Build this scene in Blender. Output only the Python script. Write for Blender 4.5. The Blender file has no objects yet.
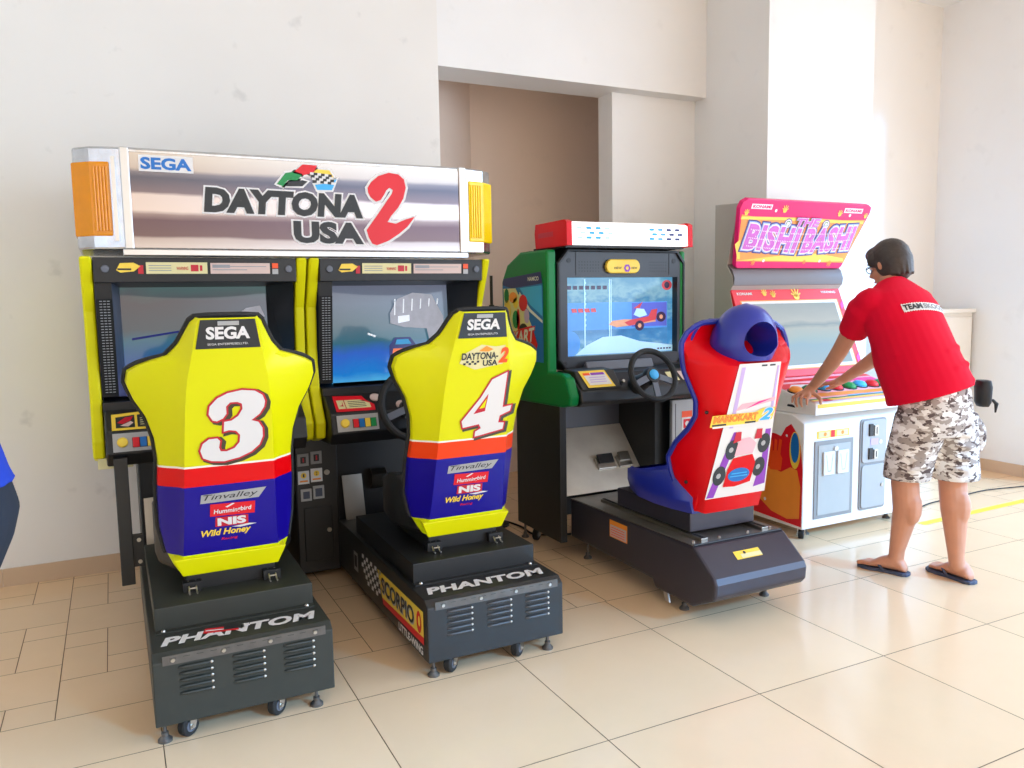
import bpy, bmesh, math, random
from mathutils import Vector, Matrix
random.seed(7)
SC = bpy.context.scene
COL = SC.collection
PI = math.pi
V = Vector

# ------------------------------------------------------------------ materials
def lin(c):
    return tuple(((x/12.92) if x <= .04045 else ((x+.055)/1.055)**2.4) for x in c)
def rgb(r, g, b):
    return lin((r/255., g/255., b/255.)) + (1.,)
def _bsdf(name):
    m = bpy.data.materials.new(name); m.use_nodes = True
    nt = m.node_tree
    return m, nt, nt.nodes['Principled BSDF']
def mat(name, col, rough=.5, metal=0., noise=.06, scale=12., bump=0., coat=0., emit=0., spec=.5, ecol=None):
    m, nt, b = _bsdf(name)
    tc = nt.nodes.new('ShaderNodeTexCoord'); nz = nt.nodes.new('ShaderNodeTexNoise')
    nz.inputs['Scale'].default_value = scale; nz.inputs['Detail'].default_value = 4
    nt.links.new(tc.outputs['Object'], nz.inputs['Vector'])
    mx = nt.nodes.new('ShaderNodeMix'); mx.data_type = 'RGBA'
    c = col
    mx.inputs['A'].default_value = tuple(max(0, x*(1-noise)) for x in c[:3]) + (1,)
    mx.inputs['B'].default_value = tuple(min(1, x*(1+noise)) for x in c[:3]) + (1,)
    nt.links.new(nz.outputs['Fac'], mx.inputs['Factor'])
    nt.links.new(mx.outputs['Result'], b.inputs['Base Color'])
    b.inputs['Roughness'].default_value = rough; b.inputs['Metallic'].default_value = metal
    b.inputs['Coat Weight'].default_value = coat; b.inputs['Specular IOR Level'].default_value = spec
    b.inputs['Coat Roughness'].default_value = .08
    if emit:
        b.inputs['Emission Color'].default_value = ecol or c; b.inputs['Emission Strength'].default_value = emit
    if bump:
        bp = nt.nodes.new('ShaderNodeBump'); bp.inputs['Strength'].default_value = bump; bp.inputs['Distance'].default_value = .004
        nt.links.new(nz.outputs['Fac'], bp.inputs['Height']); nt.links.new(bp.outputs['Normal'], b.inputs['Normal'])
    return m
def ramp(name, axis, stops, interp='LINEAR', rough=.4, metal=0., emit=0., distort=0., dscale=4., coat=0., base=1., spec=.5):
    """colour runs along one generated axis of the part (printed bands, painted sign reflections, screen pictures)"""
    m, nt, b = _bsdf(name)
    tc = nt.nodes.new('ShaderNodeTexCoord'); sp = nt.nodes.new('ShaderNodeSeparateXYZ')
    nt.links.new(tc.outputs['Generated'], sp.inputs[0])
    src = sp.outputs['XYZ'.index(axis)]
    if distort:
        nz = nt.nodes.new('ShaderNodeTexNoise'); nz.inputs['Scale'].default_value = dscale; nz.inputs['Detail'].default_value = 5
        nt.links.new(tc.outputs['Generated'], nz.inputs['Vector'])
        ma = nt.nodes.new('ShaderNodeMath'); ma.operation = 'MULTIPLY_ADD'
        nt.links.new(nz.outputs['Fac'], ma.inputs[0]); ma.inputs[1].default_value = distort
        nt.links.new(src, ma.inputs[2])
        mb2 = nt.nodes.new('ShaderNodeMath'); mb2.operation = 'SUBTRACT'
        nt.links.new(ma.outputs[0], mb2.inputs[0]); mb2.inputs[1].default_value = distort*.5
        src = mb2.outputs[0]
    r = nt.nodes.new('ShaderNodeValToRGB'); r.color_ramp.interpolation = interp
    e = r.color_ramp.elements
    e[0].position = stops[0][0]; e[0].color = stops[0][1]
    e[1].position = stops[-1][0]; e[1].color = stops[-1][1]
    for p, c in stops[1:-1]:
        n = e.new(p); n.color = c
    nt.links.new(src, r.inputs['Fac'])
    if base > 0: nt.links.new(r.outputs['Color'], b.inputs['Base Color'])
    else: b.inputs['Base Color'].default_value = (.01, .01, .012, 1)
    b.inputs['Roughness'].default_value = rough; b.inputs['Metallic'].default_value = metal
    b.inputs['Coat Weight'].default_value = coat; b.inputs['Specular IOR Level'].default_value = spec
    if emit:
        nt.links.new(r.outputs['Color'], b.inputs['Emission Color']); b.inputs['Emission Strength'].default_value = emit
    return m

M = {}
M['yellow'] = mat('yellow_plastic', rgb(226, 224, 0), .34, noise=.03, spec=.25)
M['ylw_panel'] = mat('yellow_panel', rgb(226, 220, 6), .4, noise=.05, spec=.25)
M['black'] = mat('black_plastic', rgb(26, 27, 29), .42, noise=.15, scale=30)
M['blackmetal'] = mat('black_painted_metal', rgb(36, 36, 36), .4, noise=.12, scale=25, bump=.05)
M['greenblack'] = mat('worn_dark_green_black_paint', rgb(46, 49, 44), .45, noise=.14, scale=20, bump=.05)
M['rubber'] = mat('rubber', rgb(28, 28, 28), .7)
M['upholstery'] = mat('black_vinyl', rgb(22, 22, 24), .45, noise=.2, scale=60, bump=.1)
M['greyplastic'] = mat('grey_plastic', rgb(96, 100, 110), .4, noise=.06)
M['bluegrey'] = mat('blue_grey_plastic_and_lit_face', rgb(70, 78, 96), .45)
M['steel'] = mat('brushed_steel', rgb(190, 186, 178), .28, 1., noise=.12, scale=8)
M['plate'] = mat('stained_steel_plate', rgb(236, 228, 214), .42, .35, noise=.22, scale=7)
M['deck'] = mat('scuffed_steel_deck', rgb(150, 146, 142), .3, .7, noise=.3, scale=14)
M['chrome'] = mat('chrome', rgb(205, 205, 208), .2, .95, noise=.3, scale=14, bump=.5)
M['alu'] = mat('aluminium', rgb(205, 205, 205), .3, .9, noise=.08)
M['hinge'] = mat('hinge_metal', rgb(104, 100, 96), .42, .6, noise=.3, scale=30)
M['orange_lens'] = mat('orange_lens', rgb(226, 142, 0), .25, noise=.15, scale=20, emit=.05)
M['yellow_lens'] = mat('yellow_lens', rgb(245, 205, 0), .25, noise=.12, scale=20, emit=.08)
M['white'] = mat('white_print', rgb(226, 223, 221), .45, noise=.02)
M['whitepaint'] = mat('white_cabinet_paint', rgb(238, 237, 235), .35, noise=.03)
M['red'] = mat('red_print', rgb(224, 14, 34), .4, noise=.03)
M['redshell'] = mat('red_plastic', rgb(216, 0, 16), .32, noise=.04, spec=.25)
M['darkred'] = mat('dark_red_print', rgb(196, 20, 44), .4)
M['orangered'] = mat('orange_red_print', rgb(250, 84, 24), .4)
M['blk'] = mat('black_print', rgb(38, 40, 42), .45, noise=.05)
M['shadowprint'] = mat('brown_black_print', rgb(66, 60, 40), .45)
M['blueprint'] = mat('blue_print', rgb(16, 110, 190), .4)
M['lightblue'] = mat('light_blue_print', rgb(60, 175, 235), .4)
M['purple'] = mat('purple_print', rgb(140, 60, 180), .45)
M['lilac'] = mat('lilac_print', rgb(196, 170, 220), .45)
M['pink'] = mat('pink_print', rgb(236, 30, 140), .4, noise=.1)
M['palepink'] = mat('pale_pink_print', rgb(246, 180, 190), .4)
M['orange'] = mat('orange_print', rgb(250, 150, 50), .4, noise=.08)
M['gold'] = mat('yellow_print', rgb(250, 210, 70), .4, noise=.08)
M['cream'] = mat('cream_label', rgb(226, 216, 160), .45, noise=.05)
M['salmon'] = mat('salmon_label', rgb(216, 190, 180), .45, noise=.05)
M['greenprint'] = mat('green_print', rgb(10, 140, 70), .4)
M['green'] = mat('green_plastic', rgb(0, 122, 58), .35, noise=.06, spec=.3)
M['bluevinyl'] = mat('blue_plastic', rgb(30, 44, 150), .33, noise=.1, scale=30, coat=.2)
M['silver'] = mat('silver_print', rgb(172, 171, 170), .4, .1)
M['greymetal'] = mat('grey_painted_metal', rgb(142, 140, 138), .45, .1)
M['darkgrey'] = mat('dark_grey_nose', rgb(66, 63, 72), .33, .35, noise=.08)
M['neck'] = mat('grey_roller_panel', rgb(112, 106, 108), .45, .1)
M['grilleblack'] = mat('speaker_cloth', rgb(14, 14, 15), .8, noise=.3, scale=200)
M['grilletick'] = mat('speaker_tick', rgb(150, 152, 156), .5)
M['skin'] = mat('skin', rgb(204, 144, 114), .5, noise=.09, scale=18)
M['hair'] = mat('dark_hair', rgb(58, 49, 45), .5, noise=.3, scale=70, bump=.6)
M['shirt'] = mat('magenta_red_cotton', rgb(214, 0, 44), .85, noise=.06, scale=9, bump=.25, spec=.2)
M['flop'] = mat('slate_blue_rubber', rgb(66, 76, 100), .6)
M['nylon'] = mat('black_nylon', rgb(24, 24, 27), .6, noise=.2, scale=50, bump=.2)
M['ventlit'] = mat('vent_lit_grey', rgb(74, 74, 76), .4, .3)  # lighter copy of the base paint, imitates light caught by the louvres
M['blueshirt'] = mat('blue_cotton', rgb(38, 70, 190), .85, spec=.2)
M['navy'] = mat('navy_trousers', rgb(44, 52, 66), .85, spec=.2)
M['wood'] = mat('brown_wood', rgb(150, 100, 76), .5, noise=.2)
M['tape'] = mat('yellow_floor_tape', rgb(240, 226, 60), .5)
M['wallwhite'] = None

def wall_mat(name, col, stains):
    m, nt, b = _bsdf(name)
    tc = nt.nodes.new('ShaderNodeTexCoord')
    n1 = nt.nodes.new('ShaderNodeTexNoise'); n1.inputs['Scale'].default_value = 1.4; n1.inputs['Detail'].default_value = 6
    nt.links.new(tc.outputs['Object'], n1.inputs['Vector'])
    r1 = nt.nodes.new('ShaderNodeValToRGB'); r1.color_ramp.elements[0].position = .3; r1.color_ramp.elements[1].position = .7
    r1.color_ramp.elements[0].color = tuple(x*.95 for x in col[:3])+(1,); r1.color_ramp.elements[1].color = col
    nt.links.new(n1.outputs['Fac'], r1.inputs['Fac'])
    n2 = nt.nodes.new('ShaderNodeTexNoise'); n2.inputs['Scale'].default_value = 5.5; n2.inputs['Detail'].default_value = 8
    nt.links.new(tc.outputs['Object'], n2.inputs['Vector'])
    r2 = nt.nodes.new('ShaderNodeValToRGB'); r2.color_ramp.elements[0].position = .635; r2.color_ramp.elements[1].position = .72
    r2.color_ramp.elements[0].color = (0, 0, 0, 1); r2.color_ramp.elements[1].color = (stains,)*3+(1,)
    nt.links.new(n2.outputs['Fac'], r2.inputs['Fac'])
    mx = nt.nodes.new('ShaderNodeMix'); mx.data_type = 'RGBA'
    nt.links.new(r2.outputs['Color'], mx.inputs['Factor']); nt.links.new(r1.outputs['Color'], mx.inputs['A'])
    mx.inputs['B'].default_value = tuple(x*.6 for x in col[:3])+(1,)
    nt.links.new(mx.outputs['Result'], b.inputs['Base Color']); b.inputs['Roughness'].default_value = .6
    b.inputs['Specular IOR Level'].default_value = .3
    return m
M['wall'] = wall_mat('white_wall_paint', (.84, .81, .77, 1), .35)
M['wallclean'] = wall_mat('clean_white_paint', (.86, .85, .84, 1), .1)
M['taupe'] = wall_mat('taupe_niche_wall', (.86, .72, .62, 1), .1)  # even taupe base colour for the niche walls
M['ceil'] = mat('ceiling_paint', (.82, .81, .79, 1), .8, noise=.02)

def tile_mat(name, col, rough, var=.10):
    m, nt, b = _bsdf(name)
    g = nt.nodes.new('ShaderNodeNewGeometry'); tc = nt.nodes.new('ShaderNodeTexCoord')
    nz = nt.nodes.new('ShaderNodeTexNoise'); nz.inputs['Scale'].default_value = 3.; nz.inputs['Detail'].default_value = 8; nz.inputs['Roughness'].default_value = .6
    nt.links.new(tc.outputs['Object'], nz.inputs['Vector'])
    ad = nt.nodes.new('ShaderNodeMath'); ad.operation = 'MULTIPLY_ADD'; ad.inputs[1].default_value = .5
    nt.links.new(g.outputs['Random Per Island'], ad.inputs[0]); nt.links.new(nz.outputs['Fac'], ad.inputs[2])
    mx = nt.nodes.new('ShaderNodeMix'); mx.data_type = 'RGBA'
    mx.inputs['A'].default_value = tuple(x*(1-var) for x in col)+(1,); mx.inputs['B'].default_value = tuple(x*(1+var*.6) for x in col)+(1,)
    nt.links.new(ad.outputs[0], mx.inputs['Factor']); nt.links.new(mx.outputs['Result'], b.inputs['Base Color'])
    b.inputs['Roughness'].default_value = rough; b.inputs['Specular IOR Level'].default_value = .5
    return m
M['tile'] = tile_mat('beige_floor_tile', (.83, .58, .36), .16, .07)
M['grout'] = mat('dark_grout', rgb(110, 84, 62), .8)
M['skirt'] = tile_mat('beige_skirting_tile', (.60, .43, .29), .3, .06)

def camo():
    m, nt, b = _bsdf('camouflage_cotton')
    tc = nt.nodes.new('ShaderNodeTexCoord'); prev = None
    cols = [rgb(212, 206, 202), rgb(160, 150, 144), rgb(96, 84, 82), rgb(238, 236, 234)]
    mpn = nt.nodes.new('ShaderNodeMapping'); mpn.inputs['Scale'].default_value = (1, 1, 1.9)
    nt.links.new(tc.outputs['Object'], mpn.inputs['Vector'])
    out = None
    for i, (sc, th) in enumerate(((14, .5), (16, .57), (12, .56))):
        n = nt.nodes.new('ShaderNodeTexNoise'); n.noise_dimensions = '4D'; n.inputs['W'].default_value = i*7.3
        n.inputs['Scale'].default_value = sc*1.6; n.inputs['Detail'].default_value = 2.5
        nt.links.new(mpn.outputs[0], n.inputs['Vector'])
        g = nt.nodes.new('ShaderNodeMath'); g.operation = 'GREATER_THAN'; g.inputs[1].default_value = th
        nt.links.new(n.outputs['Fac'], g.inputs[0])
        mx = nt.nodes.new('ShaderNodeMix'); mx.data_type = 'RGBA'
        nt.links.new(g.outputs[0], mx.inputs['Factor'])
        if out is None: mx.inputs['A'].default_value = cols[0]
        else: nt.links.new(out, mx.inputs['A'])
        mx.inputs['B'].default_value = cols[i+1]; out = mx.outputs['Result']
    nt.links.new(out, b.inputs['Base Color']); b.inputs['Roughness'].default_value = .9; b.inputs['Specular IOR Level'].default_value = .2
    return m
M['camo'] = camo()

# ------------------------------------------------------------------ mesh builder
_tcache = {}
def glyphs(s, off=0., shear=0., spacing=1.):
    k = (s, off, shear, spacing)
    if k in _tcache: return _tcache[k]
    cu = bpy.data.curves.new('t', 'FONT'); cu.body = s; cu.size = 1; cu.offset = off; cu.shear = shear
    cu.space_character = spacing; cu.resolution_u = 3; cu.fill_mode = 'FRONT'
    o = bpy.data.objects.new('t', cu); COL.objects.link(o)
    dg = bpy.context.evaluated_depsgraph_get(); dg.update()
    me = bpy.data.meshes.new_from_object(o.evaluated_get(dg))
    vs = [(v.co.x, v.co.y) for v in me.vertices]; fs = [tuple(p.vertices) for p in me.polygons]
    bpy.data.objects.remove(o); bpy.data.curves.remove(cu); bpy.data.meshes.remove(me)
    _tcache[k] = (vs, fs); return vs, fs
def FR(o, u=(1, 0, 0), v=(0, 0, 1)):
    u = V(u).normalized(); v = V(v).normalized(); n = u.cross(v).normalized()
    v = n.cross(u)
    return (V(o), u, v, n)
class MB:
    def __init__(s): s.bm = bmesh.new(); s.mats = []; s.ci = 0
    def m(s, name):
        mt = M[name] if isinstance(name, str) else name
        if mt not in s.mats: s.mats.append(mt)
        s.ci = s.mats.index(mt); return s
    def face(s, vs):
        try: f = s.bm.faces.new(vs)
        except ValueError: return None
        f.material_index = s.ci; return f
    def poly(s, pts): return s.face([s.bm.verts.new(p) for p in pts])
    def box(s, x0, x1, y0, y1, z0, z1):
        v = [s.bm.verts.new((x, y, z)) for z in (z0, z1) for y in (y0, y1) for x in (x0, x1)]
        for q in ((0, 2, 3, 1), (4, 5, 7, 6), (0, 1, 5, 4), (2, 6, 7, 3), (0, 4, 6, 2), (1, 3, 7, 5)): s.face([v[i] for i in q])
        return s
    def obox(s, fr, u0, u1, v0, v1, n0, n1):
        o, u, v, n = fr
        P = lambda a, b, c: o+u*a+v*b+n*c
        vs = [s.bm.verts.new(P(a, b, c)) for c in (n0, n1) for b in (v0, v1) for a in (u0, u1)]
        for q in ((0, 2, 3, 1), (4, 5, 7, 6), (0, 1, 5, 4), (2, 6, 7, 3), (0, 4, 6, 2), (1, 3, 7, 5)): s.face([vs[i] for i in q])
        return s
    def prism(s, pts, ax, a, b):
        def P(p, t):
            return {'X': (t, p[0], p[1]), 'Y': (p[0], t, p[1]), 'Z': (p[0], p[1], t)}[ax]
        A = [s.bm.verts.new(P(p, a)) for p in pts]; B = [s.bm.verts.new(P(p, b)) for p in pts]
        n = len(pts)
        s.face(A); s.face(B[::-1])
        for i in range(n): s.face([A[i], B[i], B[(i+1) % n], A[(i+1) % n]])
        return s
    def loft(s, rings, closed=True, caps=True, mats=None):
        R = [[s.bm.verts.new(p) for p in r] for r in rings]; n = len(R[0])
        for a, b in zip(R, R[1:]):
            for i in range(n if closed else n-1):
                if mats: s.m(mats[i])
                s.face([a[i], a[(i+1) % n], b[(i+1) % n], b[i]])
        if caps: s.face(R[0][::-1]); s.face(R[-1])
        return s
    def tube(s, pts, r, n=10, closed=False, caps=True):
        pts = [V(p) for p in pts]; m_ = len(pts); rr = r if isinstance(r, (list, tuple)) else [r]*m_
        rings = []; prev = None
        for i, p in enumerate(pts):
            if closed: d = pts[(i+1) % m_]-pts[i-1]
            else: d = pts[min(i+1, m_-1)]-pts[max(i-1, 0)]
            d.normalize()
            if prev is None:
                a = V((0, 0, 1)) if abs(d.z) < .9 else V((1, 0, 0)); u = d.cross(a).normalized()
            else:
                u = (prev-d*prev.dot(d)).normalized()
            prev = u; w = d.cross(u)
            rings.append([p+(u*math.cos(t)+w*math.sin(t))*rr[i] for t in [2*PI*k/n for k in range(n)]])
        if closed: rings.append(rings[0]); caps = False
        return s.loft(rings, True, caps)
    def cyl(s, p0, p1, r0, r1=None, n=20): return s.tube([p0, p1], [r0, r0 if r1 is None else r1], n)
    def lathe(s, prof, c, d=(0, 0, 1), n=24):
        c = V(c); d = V(d).normalized(); a = V((0, 0, 1)) if abs(d.z) < .9 else V((1, 0, 0))
        u = d.cross(a).normalized(); w = d.cross(u)
        rings = [[c+d*h+(u*math.cos(t)+w*math.sin(t))*max(r, 1e-4) for t in [2*PI*k/n for k in range(n)]] for r, h in prof]
        return s.loft(rings)
    def ell(s, c, rx, ry, rz, n=16, k=10, rot=None):
        c = V(c); rings = []
        for j in range(1, k):
            ph = PI*j/k; rings.append([(math.sin(ph)*math.cos(t)*rx, math.sin(ph)*math.sin(t)*ry, -math.cos(ph)*rz) for t in [2*PI*i/n for i in range(n)]])
        rings = [[c+(rot @ V(p) if rot else V(p)) for p in r] for r in rings]
        return s.loft(rings)
    # flat work on a frame
    def flat(s, fr, pts, dz=.001):
        o, u, v, n = fr
        vs = [s.bm.verts.new(o+u*a+v*b+n*dz) for a, b in pts]
        ar = sum(pts[i][0]*pts[(i+1) % len(pts)][1]-pts[(i+1) % len(pts)][0]*pts[i][1] for i in range(len(pts)))
        if ar < 0: vs = vs[::-1]
        s.face(vs); return s
    def rect(s, fr, u0, u1, v0, v1, dz=.001): return s.flat(fr, [(u0, v0), (u1, v0), (u1, v1), (u0, v1)], dz)
    def outline(s, fr, pts, r, dz=.001, d=(0, 0)):
        pts = [V((a+d[0], b+d[1])) for a, b in pts]; n = len(pts)
        ar = sum(pts[i].x*pts[(i+1) % n].y-pts[(i+1) % n].x*pts[i].y for i in range(n))
        sg = 1 if ar > 0 else -1; out = []
        for i in range(n):
            a, b, c = pts[i-1], pts[i], pts[(i+1) % n]
            e1 = (b-a).normalized(); e2 = (c-b).normalized()
            n1 = V((e1.y, -e1.x))*sg; n2 = V((e2.y, -e2.x))*sg
            m_ = n1+n2
            if m_.length < .3: out += [tuple(b+n1*r), tuple(b+(e1)*r*.6), tuple(b+n2*r)]; continue
            m_.normalize(); k = min(1/max(m_.dot(n1), .3), 1.6)
            out.append(tuple(b+m_*r*k))
        return s.flat(fr, out, dz)
    def disc(s, fr, u, v, r, dz=.001, n=24, ry=None):
        return s.flat(fr, [(u+r*math.cos(2*PI*k/n), v+(ry or r)*math.sin(2*PI*k/n)) for k in range(n)], dz)
    def text(s, st, fr, u0, v0, w, h, layers, shear=0., spacing=1., skew=0., arch=None, bold=.012):
        """layers: list of (material, extra offset, dz, du, dv), back to front; fitted in w x h"""
        vs, _ = glyphs(st, bold, shear, spacing)
        x0 = min(a for a, b in vs); x1 = max(a for a, b in vs); y0 = min(b for a, b in vs); y1 = max(b for a, b in vs)
        kx = w/(x1-x0); ky = h/(y1-y0); o, u, v, n = fr
        for (mt, off, dz, du, dv) in layers:
            s.m(mt); vv, ff = glyphs(st, bold+off, shear, spacing)
            B = []
            for a, b in vv:
                p, q = (a-x0)*kx, (b-y0)*ky
                q += p*skew
                if arch: q += arch(p/w)
                B.append(s.bm.verts.new(o+u*(u0+p+du)+v*(v0+q+dv)+n*dz))
            par = list(range(len(vv)))
            def find(i):
                while par[i] != i: par[i] = par[par[i]]; i = par[i]
                return i
            for f in ff:
                for i in f[1:]: par[find(i)] = find(f[0])
            ids = {}
            for i in range(len(vv)): B[i].co += n*(.00012*ids.setdefault(find(i), len(ids)))
            for f in ff: s.face([B[i] for i in f])
        return s

def finish(o, smooth, bev, seg=2):
    if bev:
        b = o.modifiers.new('b', 'BEVEL'); b.width = bev; b.segments = seg; b.limit_method = 'ANGLE'; b.angle_limit = .6; b.harden_normals = False
    if smooth:
        for p in o.data.polygons: p.use_smooth = True
        try:
            o.data.set_sharp_from_angle(angle=.6)
        except Exception: pass
def wloc(o):
    p = V((0, 0, 0))
    while o is not None: p += o.location; o = o.parent
    return p
def build(name, mb, parent=None, smooth=False, bev=0., label=None, org=None, sharp=.6, recalc=True):
    me = bpy.data.meshes.new(name)
    if recalc and not getattr(mb, 'flatonly', False): bmesh.ops.recalc_face_normals(mb.bm, faces=mb.bm.faces)
    o = bpy.data.objects.new(name, me)
    COL.objects.link(o)
    if parent is not None:
        o.parent = parent; off = wloc(parent)
    else:
        off = V(org) if org is not None else V((0, 0, 0)); o.location = off
    bmesh.ops.translate(mb.bm, verts=mb.bm.verts, vec=-off)
    mb.bm.to_mesh(me); mb.bm.free()
    for mt in mb.mats: me.materials.append(mt)
    if bev:
        b = o.modifiers.new('b', 'BEVEL'); b.width = bev; b.segments = 2; b.limit_method = 'ANGLE'; b.angle_limit = .6
    if smooth:
        for p in me.polygons: p.use_smooth = True
        me.set_sharp_from_angle(angle=sharp)
    if label: o['label'] = label
    return o
def thing(name, label, cat, loc, group=None):
    o = bpy.data.objects.new(name, None); COL.objects.link(o); o.location = loc
    o.empty_display_size = .1
    o['label'] = label; o['category'] = cat
    if group: o['group'] = group
    return o
def tag(o, label, cat, group=None):
    o['label'] = label; o['category'] = cat
    if group: o['group'] = group
    return o
def struct(name, mb, **k):
    o = build(name, mb, **k); o['kind'] = 'structure'; return o
def B(mt): return MB().m(mt)
def sticker(name, parent, mb, label=None):
    return build(name, mb, parent, recalc=False, label=label)

# ------------------------------------------------------------------ the room
YW = 4.54; ZC = 3.54; U = .155
b = MB()
def tile(x0, x1, y0, y1, g=.0016):
    b.m('tile'); b.poly([(x0+g, y0+g, 0), (x1-g, y0+g, 0), (x1-g, y1-g, 0), (x0+g, y1-g, 0)])
gx0, gw = .679, .616
for i in range(-8, 12):
    xa, xb = gx0+gw*i, gx0+gw*(i+1)
    tile(xa, xb, 2.602, 2.947)
    for j in range(0, 10): tile(xa, xb, 2.602-.622*(j+1), 2.602-.622*j)
# small modular tiles behind the joint at y=2.947
def band(x, w, yo, flip):
    y = 2.947+yo*U-5*U
    while y < 6.2:
        def T(a, c, d, e):
            d = max(d, 2.947); 
            if e <= d+.01: return
            xa, xb = (x+a*U, x+c*U) if not flip else (x+(w-c)*U, x+(w-a)*U)
            tile(xa, xb, d, e)
        T(0, w, y, y+2*U)
        T(0, 1, y+2*U, y+4*U); T(0, 1, y+4*U, y+5*U)
        T(1, w, y+2*U, y+3*U); T(1, w, y+3*U, y+5*U)
        y += 5*U
bx = -.25-7*U*4; k = 0
while bx < 7.2:
    band(bx, 3, 0, False); bx += 3*U
    band(bx, 4, 1, True); bx += 4*U
b.m('grout'); b.poly([(-4.3, -3.6, -.0025), (8, -3.6, -.0025), (8, 6.3, -.0025), (-4.3, 6.3, -.0025)])
struct('floor', b, recalc=False)
def slab(name, mt, *box): return struct(name, B(mt).box(*box))
XL, XR = -2.6, 5.9
w = B('wall')
w.box(XL, 1.806, YW, YW+.29, 0, ZC)
struct('wall_back', w)
slab('trim_1', 'wallclean', 1.806, 3.8, YW, YW+.29, 2.73, ZC)
w = B('wallclean'); w.box(3.10, 3.8, YW+.12, YW+.29, 0, 2.73); struct('wall_recess', w)
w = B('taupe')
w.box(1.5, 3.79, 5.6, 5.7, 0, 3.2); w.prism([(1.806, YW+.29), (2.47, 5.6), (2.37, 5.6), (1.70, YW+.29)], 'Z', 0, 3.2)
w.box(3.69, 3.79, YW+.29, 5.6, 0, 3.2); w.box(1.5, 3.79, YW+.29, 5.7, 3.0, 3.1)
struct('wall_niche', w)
slab('wall_column', 'wallclean', 3.8, 4.75, 3.946, 6.0, 0, ZC)
slab('wall_far', 'wallclean', 4.75, XR+.1, 4.28, 4.4, 0, ZC)
slab('wall_right', 'wallclean', XR, XR+.12, 3.2, 4.28, 0, ZC)
slab('wall_left', 'wall', XL-.1, XL, -2.6, YW, 0, ZC)
slab('ceiling', 'ceil', XL-.1, XR+.12, -2.6, 4.7, ZC, ZC+.1)
w = B('skirt')
x = XL
xs = [-2.6, -2.2, -1.6, -1.0, -.555, .06, .68, 1.29, 1.8]
for a_, c_ in zip(xs, xs[1:]): w.box(a_+.001, c_-.001, YW-.012, YW, 0, .088)
struct('baseboard_back', w)
w = B('skirt')
y = 3.2
for a_, c_ in ((3.2, 3.5), (3.5, 3.87), (3.87, 4.28)): w.box(XR-.012, XR, a_+.001, c_-.001, 0, .088)
struct('baseboard_right', w)
w = B('skirt')
for a_, c_ in ((4.75, 5.35), (5.35, 5.885)): w.box(a_+.001, c_-.001, 4.268, 4.28, 0, .088)
struct('baseboard_far', w)

# ------------------------------------------------------------------ small room things
c = B('whitepaint'); c.box(5.05, 5.885, 3.93, 4.25, 0, 1.20); c.box(5.03, 5.885, 3.90, 4.265, 1.20, 1.23)
cab = thing('storage_cabinet', 'low white cupboard in the far right corner behind the man', 'cupboard', (5.45, 4.1, 0))
build('body', c, cab, bev=.004)
build('door', B('whitepaint').box(5.07, 5.86, 3.915, 3.928, .06, 1.17), cab, bev=.004)
build('handle', B('steel').box(5.12, 5.135, 3.89, 3.914, .7, .85), cab.children[1])
tag(build('wooden_block', B('wood').box(5.45, 5.62, 4.0, 4.08, 1.23, 1.255), org=(5.5, 4.04, 1.23), bev=.003), 'small brown wooden block lying on top of the white corner cupboard', 'wooden block')
def wire(name, pts, r, label, cat, mt='rubber'):
    P = [V(p) for p in pts]; out = []
    for i in range(len(P)-1):
        p0, p1, p2, p3 = P[max(i-1, 0)], P[i], P[i+1], P[min(i+2, len(P)-1)]
        for k in range(6):
            t = k/6; out.append(.5*((2*p1)+(p2-p0)*t+(2*p0-5*p1+4*p2-p3)*t*t+(3*p1-p0-3*p2+p3)*t*t*t))
    out.append(P[-1]); org = P[0]
    return tag(build(name, B(mt).tube(out, r, 8), org=org, smooth=True), label, cat)
wire('power_cable', [(4.3, 3.2, .005), (4.6, 3.33, .005), (4.98, 3.36, .005), (5.28, 3.38, .005), (5.61, 3.32, .005), (5.8, 3.28, .005)], .004, 'thin dark cable running over the bright tiles towards the right wall', 'cable')
wire('power_cable', [(1.75, 4.48, .006), (1.95, 4.4, .006), (2.07, 4.37, .006), (2.12, 4.19, .006), (2.12, 4.0, .006), (2.3, 3.9, .006)], .006, 'black power cable on the floor behind the green racing cabinet', 'cable')
tp = B('tape').flat(FR((0, 0, 0), (1, 0, 0), (0, 1, 0)), [(4.2, 3.04), (5.3, 3.07), (5.3, 3.12), (4.2, 3.09)], .0015)
tag(build('floor_tape', tp, org=(4.8, 3.08, 0), recalc=False), 'strip of yellow tape stuck on the tiles behind the man', 'tape')
pole = thing('metal_pole', 'thin black pole standing by the wall between the two racing games', 'pole', (2.01, 4.3, 0))
build('shaft', B('black').cyl((2.01, 4.3, .03), (2.01, 4.3, 1.33), .016, n=12), pole, smooth=True)
build('tip', B('black').cyl((2.01, 4.3, 1.32), (2.01, 4.3, 1.5), .009, n=10), pole, smooth=True)
build('foot', B('rubber').lathe([(.08, 0), (.08, .012), (.03, .03), (.018, .05)], (2.01, 4.3, 0)), pole, smooth=True)

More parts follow.
